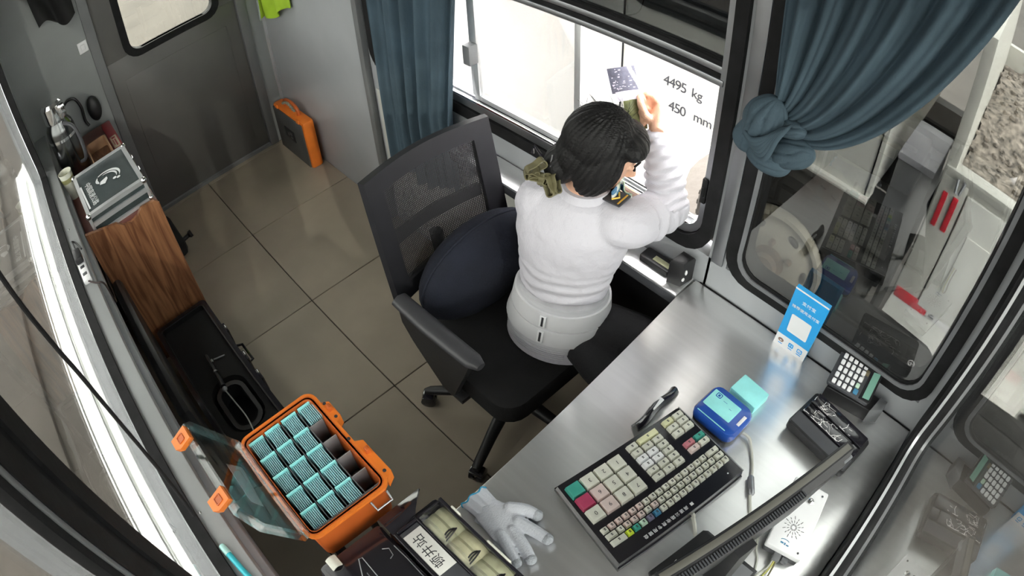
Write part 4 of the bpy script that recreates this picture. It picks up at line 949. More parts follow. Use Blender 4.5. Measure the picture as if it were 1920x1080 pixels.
def blade(r0, r1, a0_, a1_, w0, w1, cx=0, cy=0, n=16):
    P = []; Q = []
    for i in range(n+1):
        u = i/n; a = R(a0_+(a1_-a0_)*u); r = r0+(r1-r0)*u; w = (w0+(w1-w0)*u)*math.sin(math.pi*min(1, .12+.88*u))
        P.append((cx+(r+w)*math.cos(a), cy+(r+w)*math.sin(a))); Q.append((cx+(r-w)*math.cos(a), cy+(r-w)*math.sin(a)))
    em.prism(P+Q[::-1], -.0003, .0005, EM)
blade(.070, .062, 205, 60, .004, .009); blade(.052, .047, 190, 62, .002, .007); blade(.066, .040, 212, 262, .004, .012)
em.prism([(-.012, -.032), (.008, -.040), (.022, -.016), (-.004, .004), (-.022, .004)], -.0003, .0005, EM).ball(tuple(EM @ Vector((.030, .030, 0))), (.009, .009, .0008), 12, 6).ball(tuple(EM @ Vector((.042, .046, 0))), (.009, .009, .0008), 12, 6)
link('white_emblem', em, inkw, cs_, smooth=0)
TX = AX((.865, .222, zt+.0012), (1, .02, 0), (-.02, 1, 0))
lt = textmesh('中国高速公路', .034, TX, .0003, space=1.0)
lt.box((-.105, -.036, -.0003), (.105, -.028, .0005), 0, TX)
link('white_lettering', lt, inkw, cs_, smooth=0)
# thermos, cup, tray, red box
TH = Vector((.40, .205, .7355))
TK = Matrix.Translation(TH) @ Matrix.Diagonal((1.22, 1.22, 1.06, 1))
t = thing('thermos', 'tall steel thermos jug with a handle in the back corner', 'thermos', TH)
link('body', MB().lathe([(.060, 0), (.062, .01), (.062, .235), (.058, .26), (.046, .285), (.046, .29)], 32, TK), mat('dark_steel', (.16, .165, .165), .22, 1, .05, 6), t)
link('cap', MB().lathe([(.048, .29), (.050, .30), (.048, .365), (.038, .38), (.01, .384)], 28, TK), chrome, t)
link('spout', MB().box((.02, .02, .325), (.075, .05, .372), .008, TK), chrome, t)
link('handle', MB().tube(spline([TK @ Vector(q) for q in ((.045, .02, .275), (.095, .050, .262), (.108, .060, .20), (.10, .053, .10), (.055, .03, .065))]), .009), darkgrey, t)
link('band', MB().lathe([(.0632, .20), (.0632, .214), (.062, .214)], 32, TK), chrome, t)
MG = Vector((.625, .142, .7355)); MG = Vector((.600, .145, .7355))
t = thing('paper_cup', 'pale cup with an olive band beside the black and aluminium case', 'cup', MG)
link('cup', MB().lathe([(.026, 0), (.034, .135), (.036, .137), (.0345, .138), (.031, .13), (.024, .012), (.002, .011)], 28, FR(MG)), mugm, t)
link('olive_band', MB().lathe([(.0318, .090), (.0332, .112), (.0325, .112)], 28, FR(MG)), mat('olive_print', (.28, .27, .12), .5), t)
t = thing('wooden_tray', 'open brown wooden tray behind the aluminium case', 'tray', (.46, .345, .7355))
link('floor', MB().box((.33, .292, .7355), (.60, .398, .742)), woodd, t)
link('rim', MB().ring(rrect(.325, .288, .606, .402, .02), rrect(.332, .295, .599, .395, .014), .7355, .800), mat('tan_wood', (.33, .19, .11), .45, 0, .1, 9), t)
t = thing('red_box', 'flat dark red box with a cream label near the door frame', 'box', (.33, .445, .7355))
link('box', MB().box((.13, .41, .7355), (.58, .461, .765), .003), redm, t)
link('label', MB().box((.33, .416, .765), (.47, .452, .7662), .0004), mat('cream_label', (.52, .44, .33), .6), t)
link('label_print', MB().box((.345, .424, .7662), (.365, .444, .7668)).box((.375, .434, .7662), (.455, .442, .7668)).box((.375, .424, .7662), (.44, .429, .7668)), redm, t, smooth=0)
t = thing('black_strap', 'black looped strap with a pouch hanging on the back wall', 'strap', (.02, .30, .93))
link('loop', MB().tube(spline([(.010, .255, .93), (.022, .29, .955), (.03, .33, .945), (.03, .350, .88), (.026, .345, .80), (.03, .355, .76)]), .008), blackp, t)
link('pouch', MB().ball((.035, .415, .835), (.028, .040, .075), 18, 12), blackp, t)
t = thing('black_jacket', 'dark jacket hanging high on the back wall left of the door', 'jacket', (.03, .40, 1.36))
link('cloth', MB().sheet(lambda u, v: (.030+.022*math.sin(9*u+3*v)*(1-.4*v), .27+.22*u+.05*(v-.5)*(u-.5)-.03*v, 1.36+.05*(1-u)*(1-v)+.03*math.sin(7*u)*(1-v)+.50*v), 20, 10, .012), mat('black_nylon', (.014, .014, .015), .8, 0, .2, 14), t, smooth=60)
link('hook', MB().tube([(.0, .36, 1.84), (.03, .36, 1.84), (.035, .36, 1.87)], .006), chrome, t)
t = thing('black_bag', 'small black bag with a knob on the floor beside the cabinet', 'bag', (.36, .525, 0))
link('body', MB().box((.18, .470, .0), (.50, .560, .10), .03), mat('black_nylon', (.014, .014, .015), .8, 0, .2, 14), t)
link('knob', MB().lathe([(.012, 0), (.012, .03), (.02, .04), (.02, .055)], 12, FR((.45, .56, .07), rx=R(-80))), blackp, t)

# ------------------------------------------------------------------ black open equipment case on the floor
t = thing('equipment_case', 'open black moulded equipment case on the floor by the wooden panel', 'case', (1.52, .31, 0))
link('tub', MB().ring(rrect(1.10, .195, 1.90, .452, .02), rrect(1.118, .213, 1.882, .434, .015), 0, .21).box((1.11, .205, .0), (1.89, .44, .06)), blackp, t)
link('foam', MB().ring(rrect(1.119, .214, 1.881, .433, .015), rrect(1.52, .245, 1.80, .410, .075), .06, .185), mat('black_foam', (.015, .015, .016), .95), t)
link('rim', MB().ring(rrect(1.094, .189, 1.906, .458, .024), rrect(1.112, .207, 1.888, .440, .016), .196, .212), blackg, t)
link('moulded_ring', MB().ring(rrect(1.54, .262, 1.79, .395, .062), rrect(1.56, .280, 1.77, .378, .045), .10, .178), blackp, t)
link('lid', MB().box((1.16, .128, .215), (1.94, .175, .62), .022), blackp, t)
for x in (1.31, 1.50, 1.62): link('latch', MB().box((x-.028, .456, .12), (x+.028, .470, .205), .004), blackg, t)
link('handle', MB().tube([(1.35, .46, .12), (1.36, .49, .115), (1.46, .49, .115), (1.47, .46, .12)], .006), blackg, t)
t = thing('probe_wand', 'black wand with a pale cord lying across the equipment case', 'wand', (1.55, .33, .21))
link('rod', MB().tube([(1.40, .325, .222), (1.56, .318, .222), (1.585, .315, .222)], [.008, .010, .012], 10), blackp, t)
link('tip', MB().ball((1.600, .314, .222), (.012, .012, .010), 12, 8), alu_dull, t)
link('cord', MB().tube(spline([(1.605, .313, .222), (1.68, .318, .226), (1.78, .322, .222), (1.90, .300, .216)]), .0028, 6), grey_cable, t)
link('bright_ring', MB().tube([(1.50, .322, .224), (1.508, .3215, .224)], .0105, 10).tube([(1.44, .335, .226), (1.455, .333, .226)], .006, 8), alu_dull, t)
t = thing('steel_driver', 'slim steel driver lying in the equipment case', 'tool', (1.47, .37, .19))
link('shaft', MB().tube([(1.425, .395, .190), (1.41, .345, .190)], .0035, 8), alu_dull, t)
link('orange_tip', MB().tube([(1.52, .325, .190), (1.50, .318, .190)], .004, 8), orange, t)

# ------------------------------------------------------------------ orange tool case by the corner
t = thing('tool_case', 'grey tool case with orange edges standing in the corner by the door', 'case', (.255, 1.42, 0))
link('shell', MB().box((.065, 1.388, .0), (.445, 1.460, .305), .016), orange, t)
link('front_panel', MB().box((.078, 1.380, .012), (.432, 1.390, .292), .006), mat('slate_panel', (.075, .075, .075), .5, 0, .08, 8), t)
link('badge', MB().box((.195, 1.3775, .13), (.315, 1.381, .20), .001), blackp, t)
link('badge_print', MB().box((.225, 1.3765, .155), (.25, 1.378, .178)).box((.255, 1.3765, .165), (.285, 1.378, .185)).box((.265, 1.3765, .145), (.29, 1.378, .158)), alu_dull, t, smooth=0)
link('handle', MB().tube(spline([(.17, 1.424, .305), (.18, 1.424, .345), (.255, 1.424, .362), (.33, 1.424, .345), (.34, 1.424, .305)]), .010), orange_d, t)
bd = MB()
for i in range(14): bd.ball((.185+.0105*i, 1.408+.003*(i % 2), .335+.022*math.sin(math.pi*i/13)), .0085, 8, 6)
link('beaded_grip', bd, mat('khaki_beads', (.22, .21, .16), .5), t)
link('catch', MB().box((.105, 1.383, .265), (.14, 1.392, .315), .004).box((.37, 1.383, .265), (.405, 1.392, .315), .004), orange, t)
t = thing('safety_vest', 'lime green safety vest hanging in the corner above the tool case', 'vest', (.25, 1.45, .8))
link('cloth', MB().sheet(lambda u, v: (.035+.40*u, 1.452+.018*math.sin(14*u+2*v)-.02*v*(1-u), (.82+.14*u+.02*math.sin(9*u))+(.62-.14*u)*v), 28, 12, .004), vestm, t, smooth=60)
link('silver_band', MB().sheet(lambda u, v: (.065+.02*v, 1.432+.006*math.sin(5*u), .83+.55*u), 12, 3, .003), mat('silver_tape', (.45, .50, .48), .3), t)

# ------------------------------------------------------------------ curtains
def pleat(u, n, a): return a*math.sin(2*math.pi*n*u)+a*.45*math.sin(2*math.pi*n*2.3*u+1.1)
def cur1(u, v):
    z_ = 2.20-1.73*v; x = 1.245+(.455+.16*max(0, z_-.8))*u+.012*math.sin(7*u)*u*(1-u); return (x, 1.425+pleat(u, 5.5, .020)*(.7+.3*v), 2.20+(.470+.05*math.sin(8*u+.6)*u-2.20)*v)
t = thing('curtain', 'long slate blue curtain hanging beside the serving window', 'curtain', (1.5, 1.43, 2.2))
link('cloth', MB().sheet(cur1, 130, 40, .004), cloth_b, t, smooth=70)
link('rail', MB().tube([(1.12, 1.43, 2.215), (1.95, 1.43, 2.215)], .010), alu_dull, t)
def cur2(u, v):
    top = Vector((2.830+.53*u, 1.425, 2.24)); nk = Vector((2.845+.075*u, 1.412, 1.455-.075*u))
    c1 = Vector((2.828+.49*u, 1.42, 1.97-.06*u)); c2 = Vector((2.832+.285*u, 1.415, 1.53-.135*u))
    p = top*(1-v)**3+3*c1*v*(1-v)**2+3*c2*v*v*(1-v)+nk*v**3
    a = .024*(1-v)**.6*(.55+.45*v)+.006
    p.y += pleat(u, 6, a)*(1-.55*v)-.012*math.sin(math.pi*v); p.z += .010*math.sin(20*u)*v*(1-v); return tuple(p)
t = thing('tied_curtain', 'slate blue curtain gathered into a knot beside the second window', 'curtain', (2.86, 1.42, 2.2))
link('cloth', MB().sheet(cur2, 150, 60, .004), cloth_b, t, smooth=70)
link('rail', MB().tube([(2.80, 1.43, 2.25), (3.47, 1.43, 2.25)], .010), alu_dull, t)
def lump(c, r, ax, lob=9, amp=.13, tw=1.5, n=72, m=36, seed=0):
    """a bunched cloth lump: ball with sharp twisting creases"""
    A = AX(c, ax, (.3, .2, 1)); mb = MB(); V = []; F = []
    for i in range(m+1):
        a = -math.pi/2+math.pi*i/m
        for k in range(n):
            th = 2*math.pi*k/n; w_ = noise.noise(Vector((math.cos(th)*1.5+seed, math.sin(th)*1.5, a*1.2)))
            cr_ = 1-abs(math.sin(lob*.5*th+tw*a+1.6*w_)); q = 1-amp*cr_*cr_*cr_*math.cos(a)**.5+.10*w_ if abs(a) < 1.56 else 1
            V.append((r[0]*math.sin(a), r[1]*math.cos(a)*math.cos(th)*q, r[2]*math.cos(a)*math.sin(th)*q))
    for i in range(m):
        for k in range(n): F.append((i*n+k, i*n+(k+1) % n, (i+1)*n+(k+1) % n, (i+1)*n+k))
    return mb.add(V, F, A)
for c_, r_, ax_, lb_n, tw_, sd_n in (((2.838, 1.398, 1.398), (.066, .046, .050), (.30, .1, 1), 11, 1.3, 0), ((2.896, 1.408, 1.405), (.040, .022, .034), (1, 0, .25), 7, .6, 11), ((2.907, 1.402, 1.350), (.066, .038, .034), (1, 0, .50), 9, .6, 3), ((2.862, 1.400, 1.322), (.060, .044, .036), (1, 0, -.12), 9, .8, 5), ((2.806, 1.402, 1.343), (.044, .038, .036), (.2, 0, 1), 9, 1.4, 8)):
    link('knot', lump(c_, r_, ax_, lb_n, .16, tw_, seed=sd_n), cloth_b, t, smooth=80)
for i in range(6):
    o_ = .0075*i; link('knot_fold', MB().tube(spline([(2.812+o_*.9, 1.358, 1.375-o_*1.1), (2.838+o_, 1.347, 1.372-o_*.7), (2.868+o_*.6, 1.350, 1.392+o_*.2), (2.893+o_*.3, 1.364, 1.422+o_*.2), (2.905, 1.380, 1.43)], 6), [.003+.0042*math.sin(math.pi*min(1, .1+k/24)) for k in range(25)], 8), cloth_b, t, smooth=80)
#PART3
# ------------------------------------------------------------------ swivel chair
t = thing('office_chair', 'black mesh-backed swivel chair with a dark navy seat cushion', 'chair', (2.28, 1.14, 0))
TL, TR, LL, LR = Vector((1.958, .914, 1.005)), Vector((1.963, 1.374, 1.005)), Vector((2.030, .908, .56)), Vector((2.026, 1.392, .56))
def bk(u, v, d=0):
    """u across, v upwards; the back bows away from the sitter"""
    p = (LL*(1-u)+LR*u)*(1-v)+(TL*(1-u)+TR*u)*v
    return Vector((p.x-.035*math.sin(math.pi*u)+d, p.y, p.z))
fm = MB()
for (u0, u1, v0, v1) in ((0, .13, 0, 1), (.87, 1, 0, 1), (.13, .87, .86, 1), (.13, .87, 0, .12)):
    fm.sheet(lambda u, v: tuple(bk(u0+(u1-u0)*u, v0+(v1-v0)*v)), 10, 10, .026)
link('back_frame', fm, mat('charcoal_plastic', (.019, .019, .023), .45, 0, .08, 12), t, smooth=40)
link('mesh_back', MB().sheet(lambda u, v: tuple(bk(.11+.78*u, .10+.78*v)), 30, 24, .001), meshcloth('black_mesh', (.03, .03, .033), .0062, .25), t, smooth=60)
link('lumbar_bar', MB().sheet(lambda u, v: tuple(bk(.1+.8*u, .33+.09*v, -.045)), 12, 4, .018), blackp, t)
link('back_post', MB().tube(spline([(2.15, 1.15, .40), (2.00, 1.15, .40), (1.955, 1.15, .50), (1.94, 1.148, .66)]), .022), blackp, t)
st = MB(); st.rprism(rrect(2.035, .905, 2.525, 1.405, .075), .405, .475, .026)
link('seat', st, seatm, t)
link('seat_pan', MB().rprism(rrect(2.07, .94, 2.50, 1.37, .06), .375, .408, .01), blackp, t)
for y, s in ((.874, 1), (1.432, -1)):
    a = link('armrest', MB().loft([((2.105, y, .684), (0, .012, 0), (0, 0, .010)), ((2.112, y, .685), (0, .027, 0), (0, 0, .016)), ((2.25, y-.002*s, .690), (0, .030, 0), (0, 0, .017)), ((2.43, y+.004*s, .690), (0, .027, 0), (0, 0, .015)), ((2.458, y+.008*s, .686), (0, .014, 0), (0, 0, .010))], 20), mat('armrest_rubber', (.045, .045, .05), .38), t)
    am = MB()
    am.prism([(2.115, .672), (2.43, .676), (2.40, .60), (2.33, .43), (2.28, .43), (2.16, .545), (2.12, .60)] if s > 0 else [(2.115, .672), (2.43, .676), (2.40, .60), (2.33, .43), (2.28, .43), (2.16, .545), (2.12, .60)], y-.012, y+.012, YF)
    am.box((2.26, min(y, y+.14*s), .388), (2.35, max(y, y+.14*s), .408), .004)
    link('arm_support', am, blackp, t)
link('gas_column', MB().lathe([(.030, .10), (.030, .24), (.020, .25), (.020, .38)], 20, FR((2.28, 1.14, 0))), blackp, t)
link('tilt_box', MB().box((2.18, 1.06, .35), (2.38, 1.22, .38), .01), blackp, t)
hb = link('hub', MB().lathe([(.045, .06), (.055, .09), (.05, .125), (.03, .135)], 24, FR((2.28, 1.14, 0))), blackp, t)
for i in range(5):
    a = R(221+72*i); d = Vector((math.cos(a), math.sin(a), 0)); sd_ = Vector((-d.y, d.x, 0)); h = Vector((2.28, 1.14, 0))
    lg = link('leg', MB().loft([(h+d*.04+Vector((0, 0, .105)), sd_*.028, Vector((0, 0, .020))), (h+d*.18+Vector((0, 0, .098)), sd_*.022, Vector((0, 0, .018))), (h+d*.305+Vector((0, 0, .080)), sd_*.018, Vector((0, 0, .014))), (h+d*.325+Vector((0, 0, .074)), sd_*.012, Vector((0, 0, .010)))], 14), blackp, t)
    cm = MB(); c = h+d*.315
    A = AX(c+Vector((0, 0, .0285)), d, (0, 0, 1))
    cm.lathe([(.018, -.028), (.028, -.024), (.028, -.006), (.016, -.004), (.016, .004), (.028, .006), (.028, .024), (.018, .028)], 20, A).box((-.022, .0, -.027), (.022, .030, .027), .008, A).tube([c+Vector((0, 0, .05)), c+Vector((0, 0, .085))], .007)
    link('caster', cm, blackg, lg)
cu = thing('seat_cushion', 'round navy cushion leaning against the mesh back of the chair', 'cushion', (2.10, 1.17, .475))
cm = MB()
def cush(a, b):
    return
V = []; F = []; n, m = 40, 14
CF = AX((2.115, 1.180, .610), (0, .985, .03), (.08, -.02, .96))
cm.ball((0, 0, 0), (.235, .175, .105), 40, 14, CF)
for v in cm.v: v.z = max(v.z, .4755)
link('cover', cm, navy, cu, smooth=80)
link('piping', MB().tube([CF @ Vector((.235*math.cos(R(k*8)), max(-.130, .175*math.sin(R(k*8))), 0)) for k in range(46)], .004, 6), navy, cu)

# ------------------------------------------------------------------ the attendant
pr = thing('person', 'attendant in white shirt and pale waist belt reaching out of the serving window', 'person', (2.42, 1.20, .475))
PRt = Vector((.945, .328, 0)); PF = Vector((-.328, .945, 0)); UPV = Vector((0, 0, 1))
def ringx(c, w, d, lean=0): return (Vector(c), PRt*w, (PF+UPV*lean)*d)
H = Vector((2.477, 1.291, 1.186)); FD = Vector((.66, .55, -.50)).normalized()
HS = FD.cross(UPV).normalized(); HU = HS.cross(FD).normalized()
HM = Matrix(((HS.x, FD.x, HU.x, H.x), (HS.y, FD.y, HU.y, H.y), (HS.z, FD.z, HU.z, H.z), (0, 0, 0, 1)))   # local: x side, y face, z crown
SH_R, EL_R, WR_R = Vector((2.580, 1.285, 1.005)), Vector((2.600, 1.440, .985)), Vector((2.520, 1.466, 1.160))
SH_L, EL_L, WR_L = Vector((2.345, 1.215, .985)), Vector((2.235, 1.315, .800)), Vector((2.345, 1.425, .875))
HIP, KN_R, KN_L = Vector((2.405, 1.225, .565)), Vector((2.70, 1.345, .575)), Vector((2.80, 1.15, .555))
def limb(mb, pts, rad, n=16):
    P = spline(pts, 6); k = len(P)-1; rr = []
    for i in range(k+1):
        x = i/k*(len(rad)-1); j = min(int(x), len(rad)-2); rr.append(rad[j]+(rad[j+1]-rad[j])*(x-j))
    mb.tube(P, rr, n); mb.ball(tuple(P[0]), rr[0], n, 10); mb.ball(tuple(P[-1]), rr[-1], n, 10)
torso = [((2.405, 1.226, .478), .150, .113), ((2.405, 1.228, .50), .150, .113), ((2.408, 1.232, .56), .150, .115), ((2.412, 1.234, .63), .134, .104), ((2.418, 1.236, .72), .122, .094), ((2.425, 1.240, .81), .132, .098), ((2.434, 1.246, .90), .148, .104), ((2.444, 1.252, .97), .156, .100), ((2.451, 1.258, 1.015), .142, .086), ((2.456, 1.262, 1.045), .095, .070), ((2.458, 1.264, 1.065), .058, .055)]
def hand(mb, wr, kn, side, nrm, fingers, thumb):
    """palm from wrist to knuckle line, then separate bent fingers and a thumb off the palm's side"""
    wr, kn = Vector(wr), Vector(kn); ax = (kn-wr).normalized(); sd = Vector(side).normalized(); nm = Vector(nrm).normalized()
    mb.loft([(wr-ax*.02, sd*.025, nm*.019), (wr, sd*.026, nm*.018), (wr+(kn-wr)*.4, sd*.036, nm*.017), (wr+(kn-wr)*.8, sd*.040, nm*.015), (kn, sd*.038, nm*.012), (kn+ax*.006, sd*.030, nm*.008)], 18)
    for off, pts, r in fingers:
        b = wr+(kn-wr)*.75+sd*off; P = [b, kn+sd*off]+[Vector(q) for q in pts]
        k = len(P)-1; mb.tube(P, [r*(1-.16*i/k) for i in range(k+1)], 10)
        for i, q in enumerate(P[1:]): mb.ball(tuple(q), r*(1-.16*(i+1)/k)*1.03, 10, 8)
    P = [Vector(q) for q in thumb]; mb.tube(P, [.0125, .0115, .0105, .009][:len(P)], 10)
    for i, q in enumerate(P): mb.ball(tuple(q), [.0125, .0115, .0105, .009][i], 10, 8)
bd = MB()
bd.loft([ringx(c, w*.93, d*.92) for c, w, d in torso]+[ringx((2.461, 1.268, 1.09), .050, .050), ringx((2.466, 1.277, 1.13), .048, .048)], 28)
bd.ball((0, 0, 0), (.074, .092, .098), 24, 16, HM).ball((0, .028, -.045), (.058, .066, .066), 20, 14, HM).ball((0, .070, -.092), (.026, .026, .020), 14, 10, HM)
bd.tube([HM @ Vector((0, .086, .012)), HM @ Vector((0, .108, -.026)), HM @ Vector((0, .094, -.034))], [.009, .013, .010], 10)
bd.ball((.0, .090, -.064), (.022, .010, .006), 12, 8, HM).ball((.0, .088, -.076), (.018, .010, .006), 12, 8, HM)
for s in (-1, 1): bd.ball((s*.066, .004, -.018), (.009, .018, .028), 12, 8, HM).ball((s*.030, .078, .012), (.018, .012, .010), 12, 8, HM)
limb(bd, [SH_R-PRt*.03, SH_R, (SH_R+EL_R)/2, EL_R], [.040, .042, .040, .036]); limb(bd, [EL_R, (EL_R+WR_R)/2+Vector((0, 0, -.004)), WR_R], [.036, .035, .025])
limb(bd, [SH_L+PRt*.03, SH_L, (SH_L+EL_L)/2, EL_L], [.040, .042, .040, .036]); limb(bd, [EL_L, (EL_L+WR_L)/2, WR_L], [.036, .034, .025])
limb(bd, [HIP+PRt*.055+Vector((0, .02, -.025)), (HIP+KN_R)/2, KN_R], [.044, .048, .044]); limb(bd, [HIP+Vector((.05, .0, -.035)), (HIP+KN_L)/2+Vector((0, .01, -.020)), KN_L], [.036, .046, .044])
limb(bd, [KN_R, Vector((2.72, 1.345, .33)), Vector((2.71, 1.33, .10))], [.050, .048, .034]); limb(bd, [KN_L, Vector((2.80, 1.145, .33)), Vector((2.78, 1.14, .10))], [.050, .048, .034])
# right hand: raised beyond the window, pinching the pouch between thumb and first finger
wR = Vector((2.514, 1.470, 1.176)); K1, K4 = Vector((2.473, 1.526, 1.219)), Vector((2.484, 1.497, 1.172))
kR = (K1+K4)/2; sR = (K1-K4).normalized(); nR = (kR-wR).cross(sR).normalized(); sR = nR.cross(kR-wR).normalized()
fing = [(.027, [(2.467, 1.512, 1.232), (2.451, 1.505, 1.236), (2.437, 1.500, 1.228)], .0092), (.009, [(2.458, 1.505, 1.218), (2.446, 1.490, 1.210), (2.460, 1.478, 1.203)], .0094), (-.009, [(2.466, 1.492, 1.203), (2.457, 1.476, 1.195), (2.470, 1.466, 1.189)], .0090), (-.026, [(2.478, 1.478, 1.188), (2.470, 1.464, 1.181), (2.482, 1.456, 1.177)], .0080)]
tipI = Vector((2.437, 1.500, 1.228))
th = [wR+Vector((-.012, .004, .008)), Vector((2.482, 1.462, 1.204)), Vector((2.459, 1.470, 1.224)), Vector((2.442, 1.488, 1.230))]
hand(bd, wR, kR, sR, nR, fing, th)
# left hand: resting behind the sill, fingers slightly curled
wL, kL = WR_L+Vector((.008, .006, .004)), WR_L+Vector((.066, .022, .030))
sL = Vector((-.2, .95, -.1)); nL = (kL-wL).cross(sL).normalized(); sL = nL.cross(kL-wL).normalized(); dL = (kL-wL).normalized(); pL = nL if nL.z < 0 else -nL
fl_ = []
for off, l in ((.028, .036), (.0095, .040), (-.0095, .037), (-.027, .030)):
    p0 = kL+sL*off; p1 = p0+(dL*.92+pL*.35)*l; p2 = p1+(dL*.7+pL*.7)*l*.62; p3 = p2+(dL*.4+pL*.9)*l*.5; fl_.append((off, [p1, p2, p3], .0085))
hand(bd, wL, kL, sL, nL, fl_, [wL+(kL-wL)*.25+sL*.024, wL+(kL-wL)*.6+sL*.046, wL+(kL-wL)*1.0+sL*.055+pL*.012, wL+(kL-wL)*1.25+sL*.050+pL*.020])
link('body', remesh(bd, .0042, 2), skin, pr, smooth=0)
for s in (-1, 1):
    link('eye', MB().ball((s*.030, .0905, .010), (.012, .005, .004), 10, 6, HM), hairm, pr)
    link('eyebrow', MB().tube([HM @ Vector((s*.014, .092, .030)), HM @ Vector((s*.032, .091, .035)), HM @ Vector((s*.050, .080, .028))], .0032, 6), hairm, pr)
link('mouth', MB().ball((0, .0985, -.070), (.019, .004, .004), 10, 6, HM), mat('lip', (.42, .13, .11), .45), pr)

# shirt: torso and sleeves fused, with gathered folds along the right sleeve
sh = MB(); sh.loft([ringx(c, w*1.02+.003, d*1.02+.003) for c, w, d in torso[4:10]]+[ringx((2.457, 1.263, 1.056), .064, .060)], 36)
limb(sh, [SH_R-PRt*.04, SH_R, (SH_R+EL_R)/2+Vector((0, 0, -.008)), EL_R], [.060, .066, .064, .056]); limb(sh, [EL_R, (EL_R+WR_R)/2+Vector((.004, 0, -.006)), WR_R-(WR_R-EL_R)*.04], [.056, .052, .034])
limb(sh, [SH_L+PRt*.04, SH_L, (SH_L+EL_L)/2, EL_L], [.060, .064, .060, .052]); limb(sh, [EL_L, (EL_L+WR_L)/2, WR_L-(WR_L-EL_L)*.05], [.052, .047, .034])
sm = remesh(sh, .0055, 5)
def segt(p, a, b):
    t_ = max(0, min(1, (p-a).dot(b-a)/(b-a).length_squared)); return t_, (p-(a+(b-a)*t_)).length
for i, v in enumerate(sm.v):
    t_, dd = segt(v, EL_R, WR_R); t2_, d2_ = segt(v, SH_R, EL_R); k_ = 0
    if dd < .075 and t_ > .0: k_ = .0042*math.sin(t_*44+2.5*noise.noise(v*16))*(1-abs(t_-.45)*.6)
    elif d2_ < .08 and t2_ > .35: k_ = .0034*math.sin(t2_*26+3*noise.noise(v*14))
    elif v.z < .86: k_ = .0035*math.sin(v.z*150+5*noise.noise(v*7))*min(1, (.86-v.z)*9)
    q = noise.noise(v*11)*.0045+noise.noise(v*26)*.0016
    c = a_ = None
    ctr = (EL_R+(WR_R-EL_R)*t_) if dd < .08 else (SH_R+(EL_R-SH_R)*t2_) if d2_ < .08 else Vector((2.43, 1.245, v.z))
    n_ = (v-ctr); n_ = n_.normalized() if n_.length > 1e-5 else n_
    sm.v[i] = v+n_*(k_+q)
link('shirt', sm, shirtm, pr, smooth=0)
link('cuff', MB().loft([(WR_R-(WR_R-EL_R)*.13, (WR_R-EL_R).cross(PF).normalized()*.037, (WR_R-EL_R).cross(PF).cross(WR_R-EL_R).normalized()*.033), (WR_R-(WR_R-EL_R)*.05, (WR_R-EL_R).cross(PF).normalized()*.035, (WR_R-EL_R).cross(PF).cross(WR_R-EL_R).normalized()*.031), (WR_R+(WR_R-EL_R)*.03, (WR_R-EL_R).cross(PF).normalized()*.033, (WR_R-EL_R).cross(PF).cross(WR_R-EL_R).normalized()*.029)], 24), shirtm, pr)
link('collar', MB().loft([ringx((2.456, 1.262, 1.040), .074, .068), ringx((2.459, 1.266, 1.075), .062, .060), ringx((2.459, 1.266, 1.076), .055, .053)], 30), shirtm, pr)
# waist belt in two overlapping elastic bands with hook plates
def beltring(z0, z1, k0, k1, p=2.0):
    rs = []
    for i in range(5):
        z = z0+(z1-z0)*i/4; k_ = k0+(k1-k0)*i/4
        for (ca, wa, da), (cb_, wb_, db_) in zip(torso, torso[1:]):
            if ca[2] <= z <= cb_[2]:
                q = (z-ca[2])/(cb_[2]-ca[2]); rs.append(ringx(Vector(ca).lerp(Vector(cb_), q), wa+(wb_-wa)*q+k_, da+(db_-da)*q+k_)); break
    return rs
link('belt', MB().loft(beltring(.535, .715, .012, .012), 48), beltm, pr)
link('belt_upper_band', MB().loft(beltring(.632, .690, .018, .018), 48), mat('pale_elastic_band', (.66, .66, .68), .6, 0, .03, 12), pr)
link('belt_lower_band', MB().loft(beltring(.572, .628, .019, .018), 48), mat('pale_elastic_band', (.66, .66, .68), .6), pr)
link('shirt_hem', MB().loft(beltring(.488, .545, .012, .006), 48), shirtm, pr)
rb = MB()
for i in range(5):
    rr = beltring(.512+.009*i, .516+.009*i, .0135, .0135); rb.tube([rr[0][0]+rr[0][1]*math.cos(R(a))+rr[0][2]*math.sin(R(a)) for a in range(212, 300, 6)], .0014, 5)
link('belt_ribs', rb, beltm, pr)
def onback(ang, z, k_=.0):
    rr = beltring(z, z+.001, k_, k_)[0]; return rr[0]+rr[1]*math.cos(R(ang))+rr[2]*math.sin(R(ang)), (rr[1]*math.cos(R(ang))/max(1e-6, rr[1].length)+rr[2]*math.sin(R(ang))/max(1e-6, rr[2].length)).normalized()
for z0 in (.640, .580):
    p0, n0 = onback(268, z0, .020); p1, _ = onback(268, z0+.044, .020); ux = (p1-p0).cross(n0).normalized(); A = AX((p0+p1)/2+n0*.001, ux, (p1-p0))
    hk = link('belt_hook_plate', MB().box((-.0095, -.0225, -.002), (.0095, .0225, .002), .001, A), white, pr)
    link('belt_slot', MB().box((-.0035, -.018, .0015), (.0035, .018, .0026), .0005, A), ink, hk)
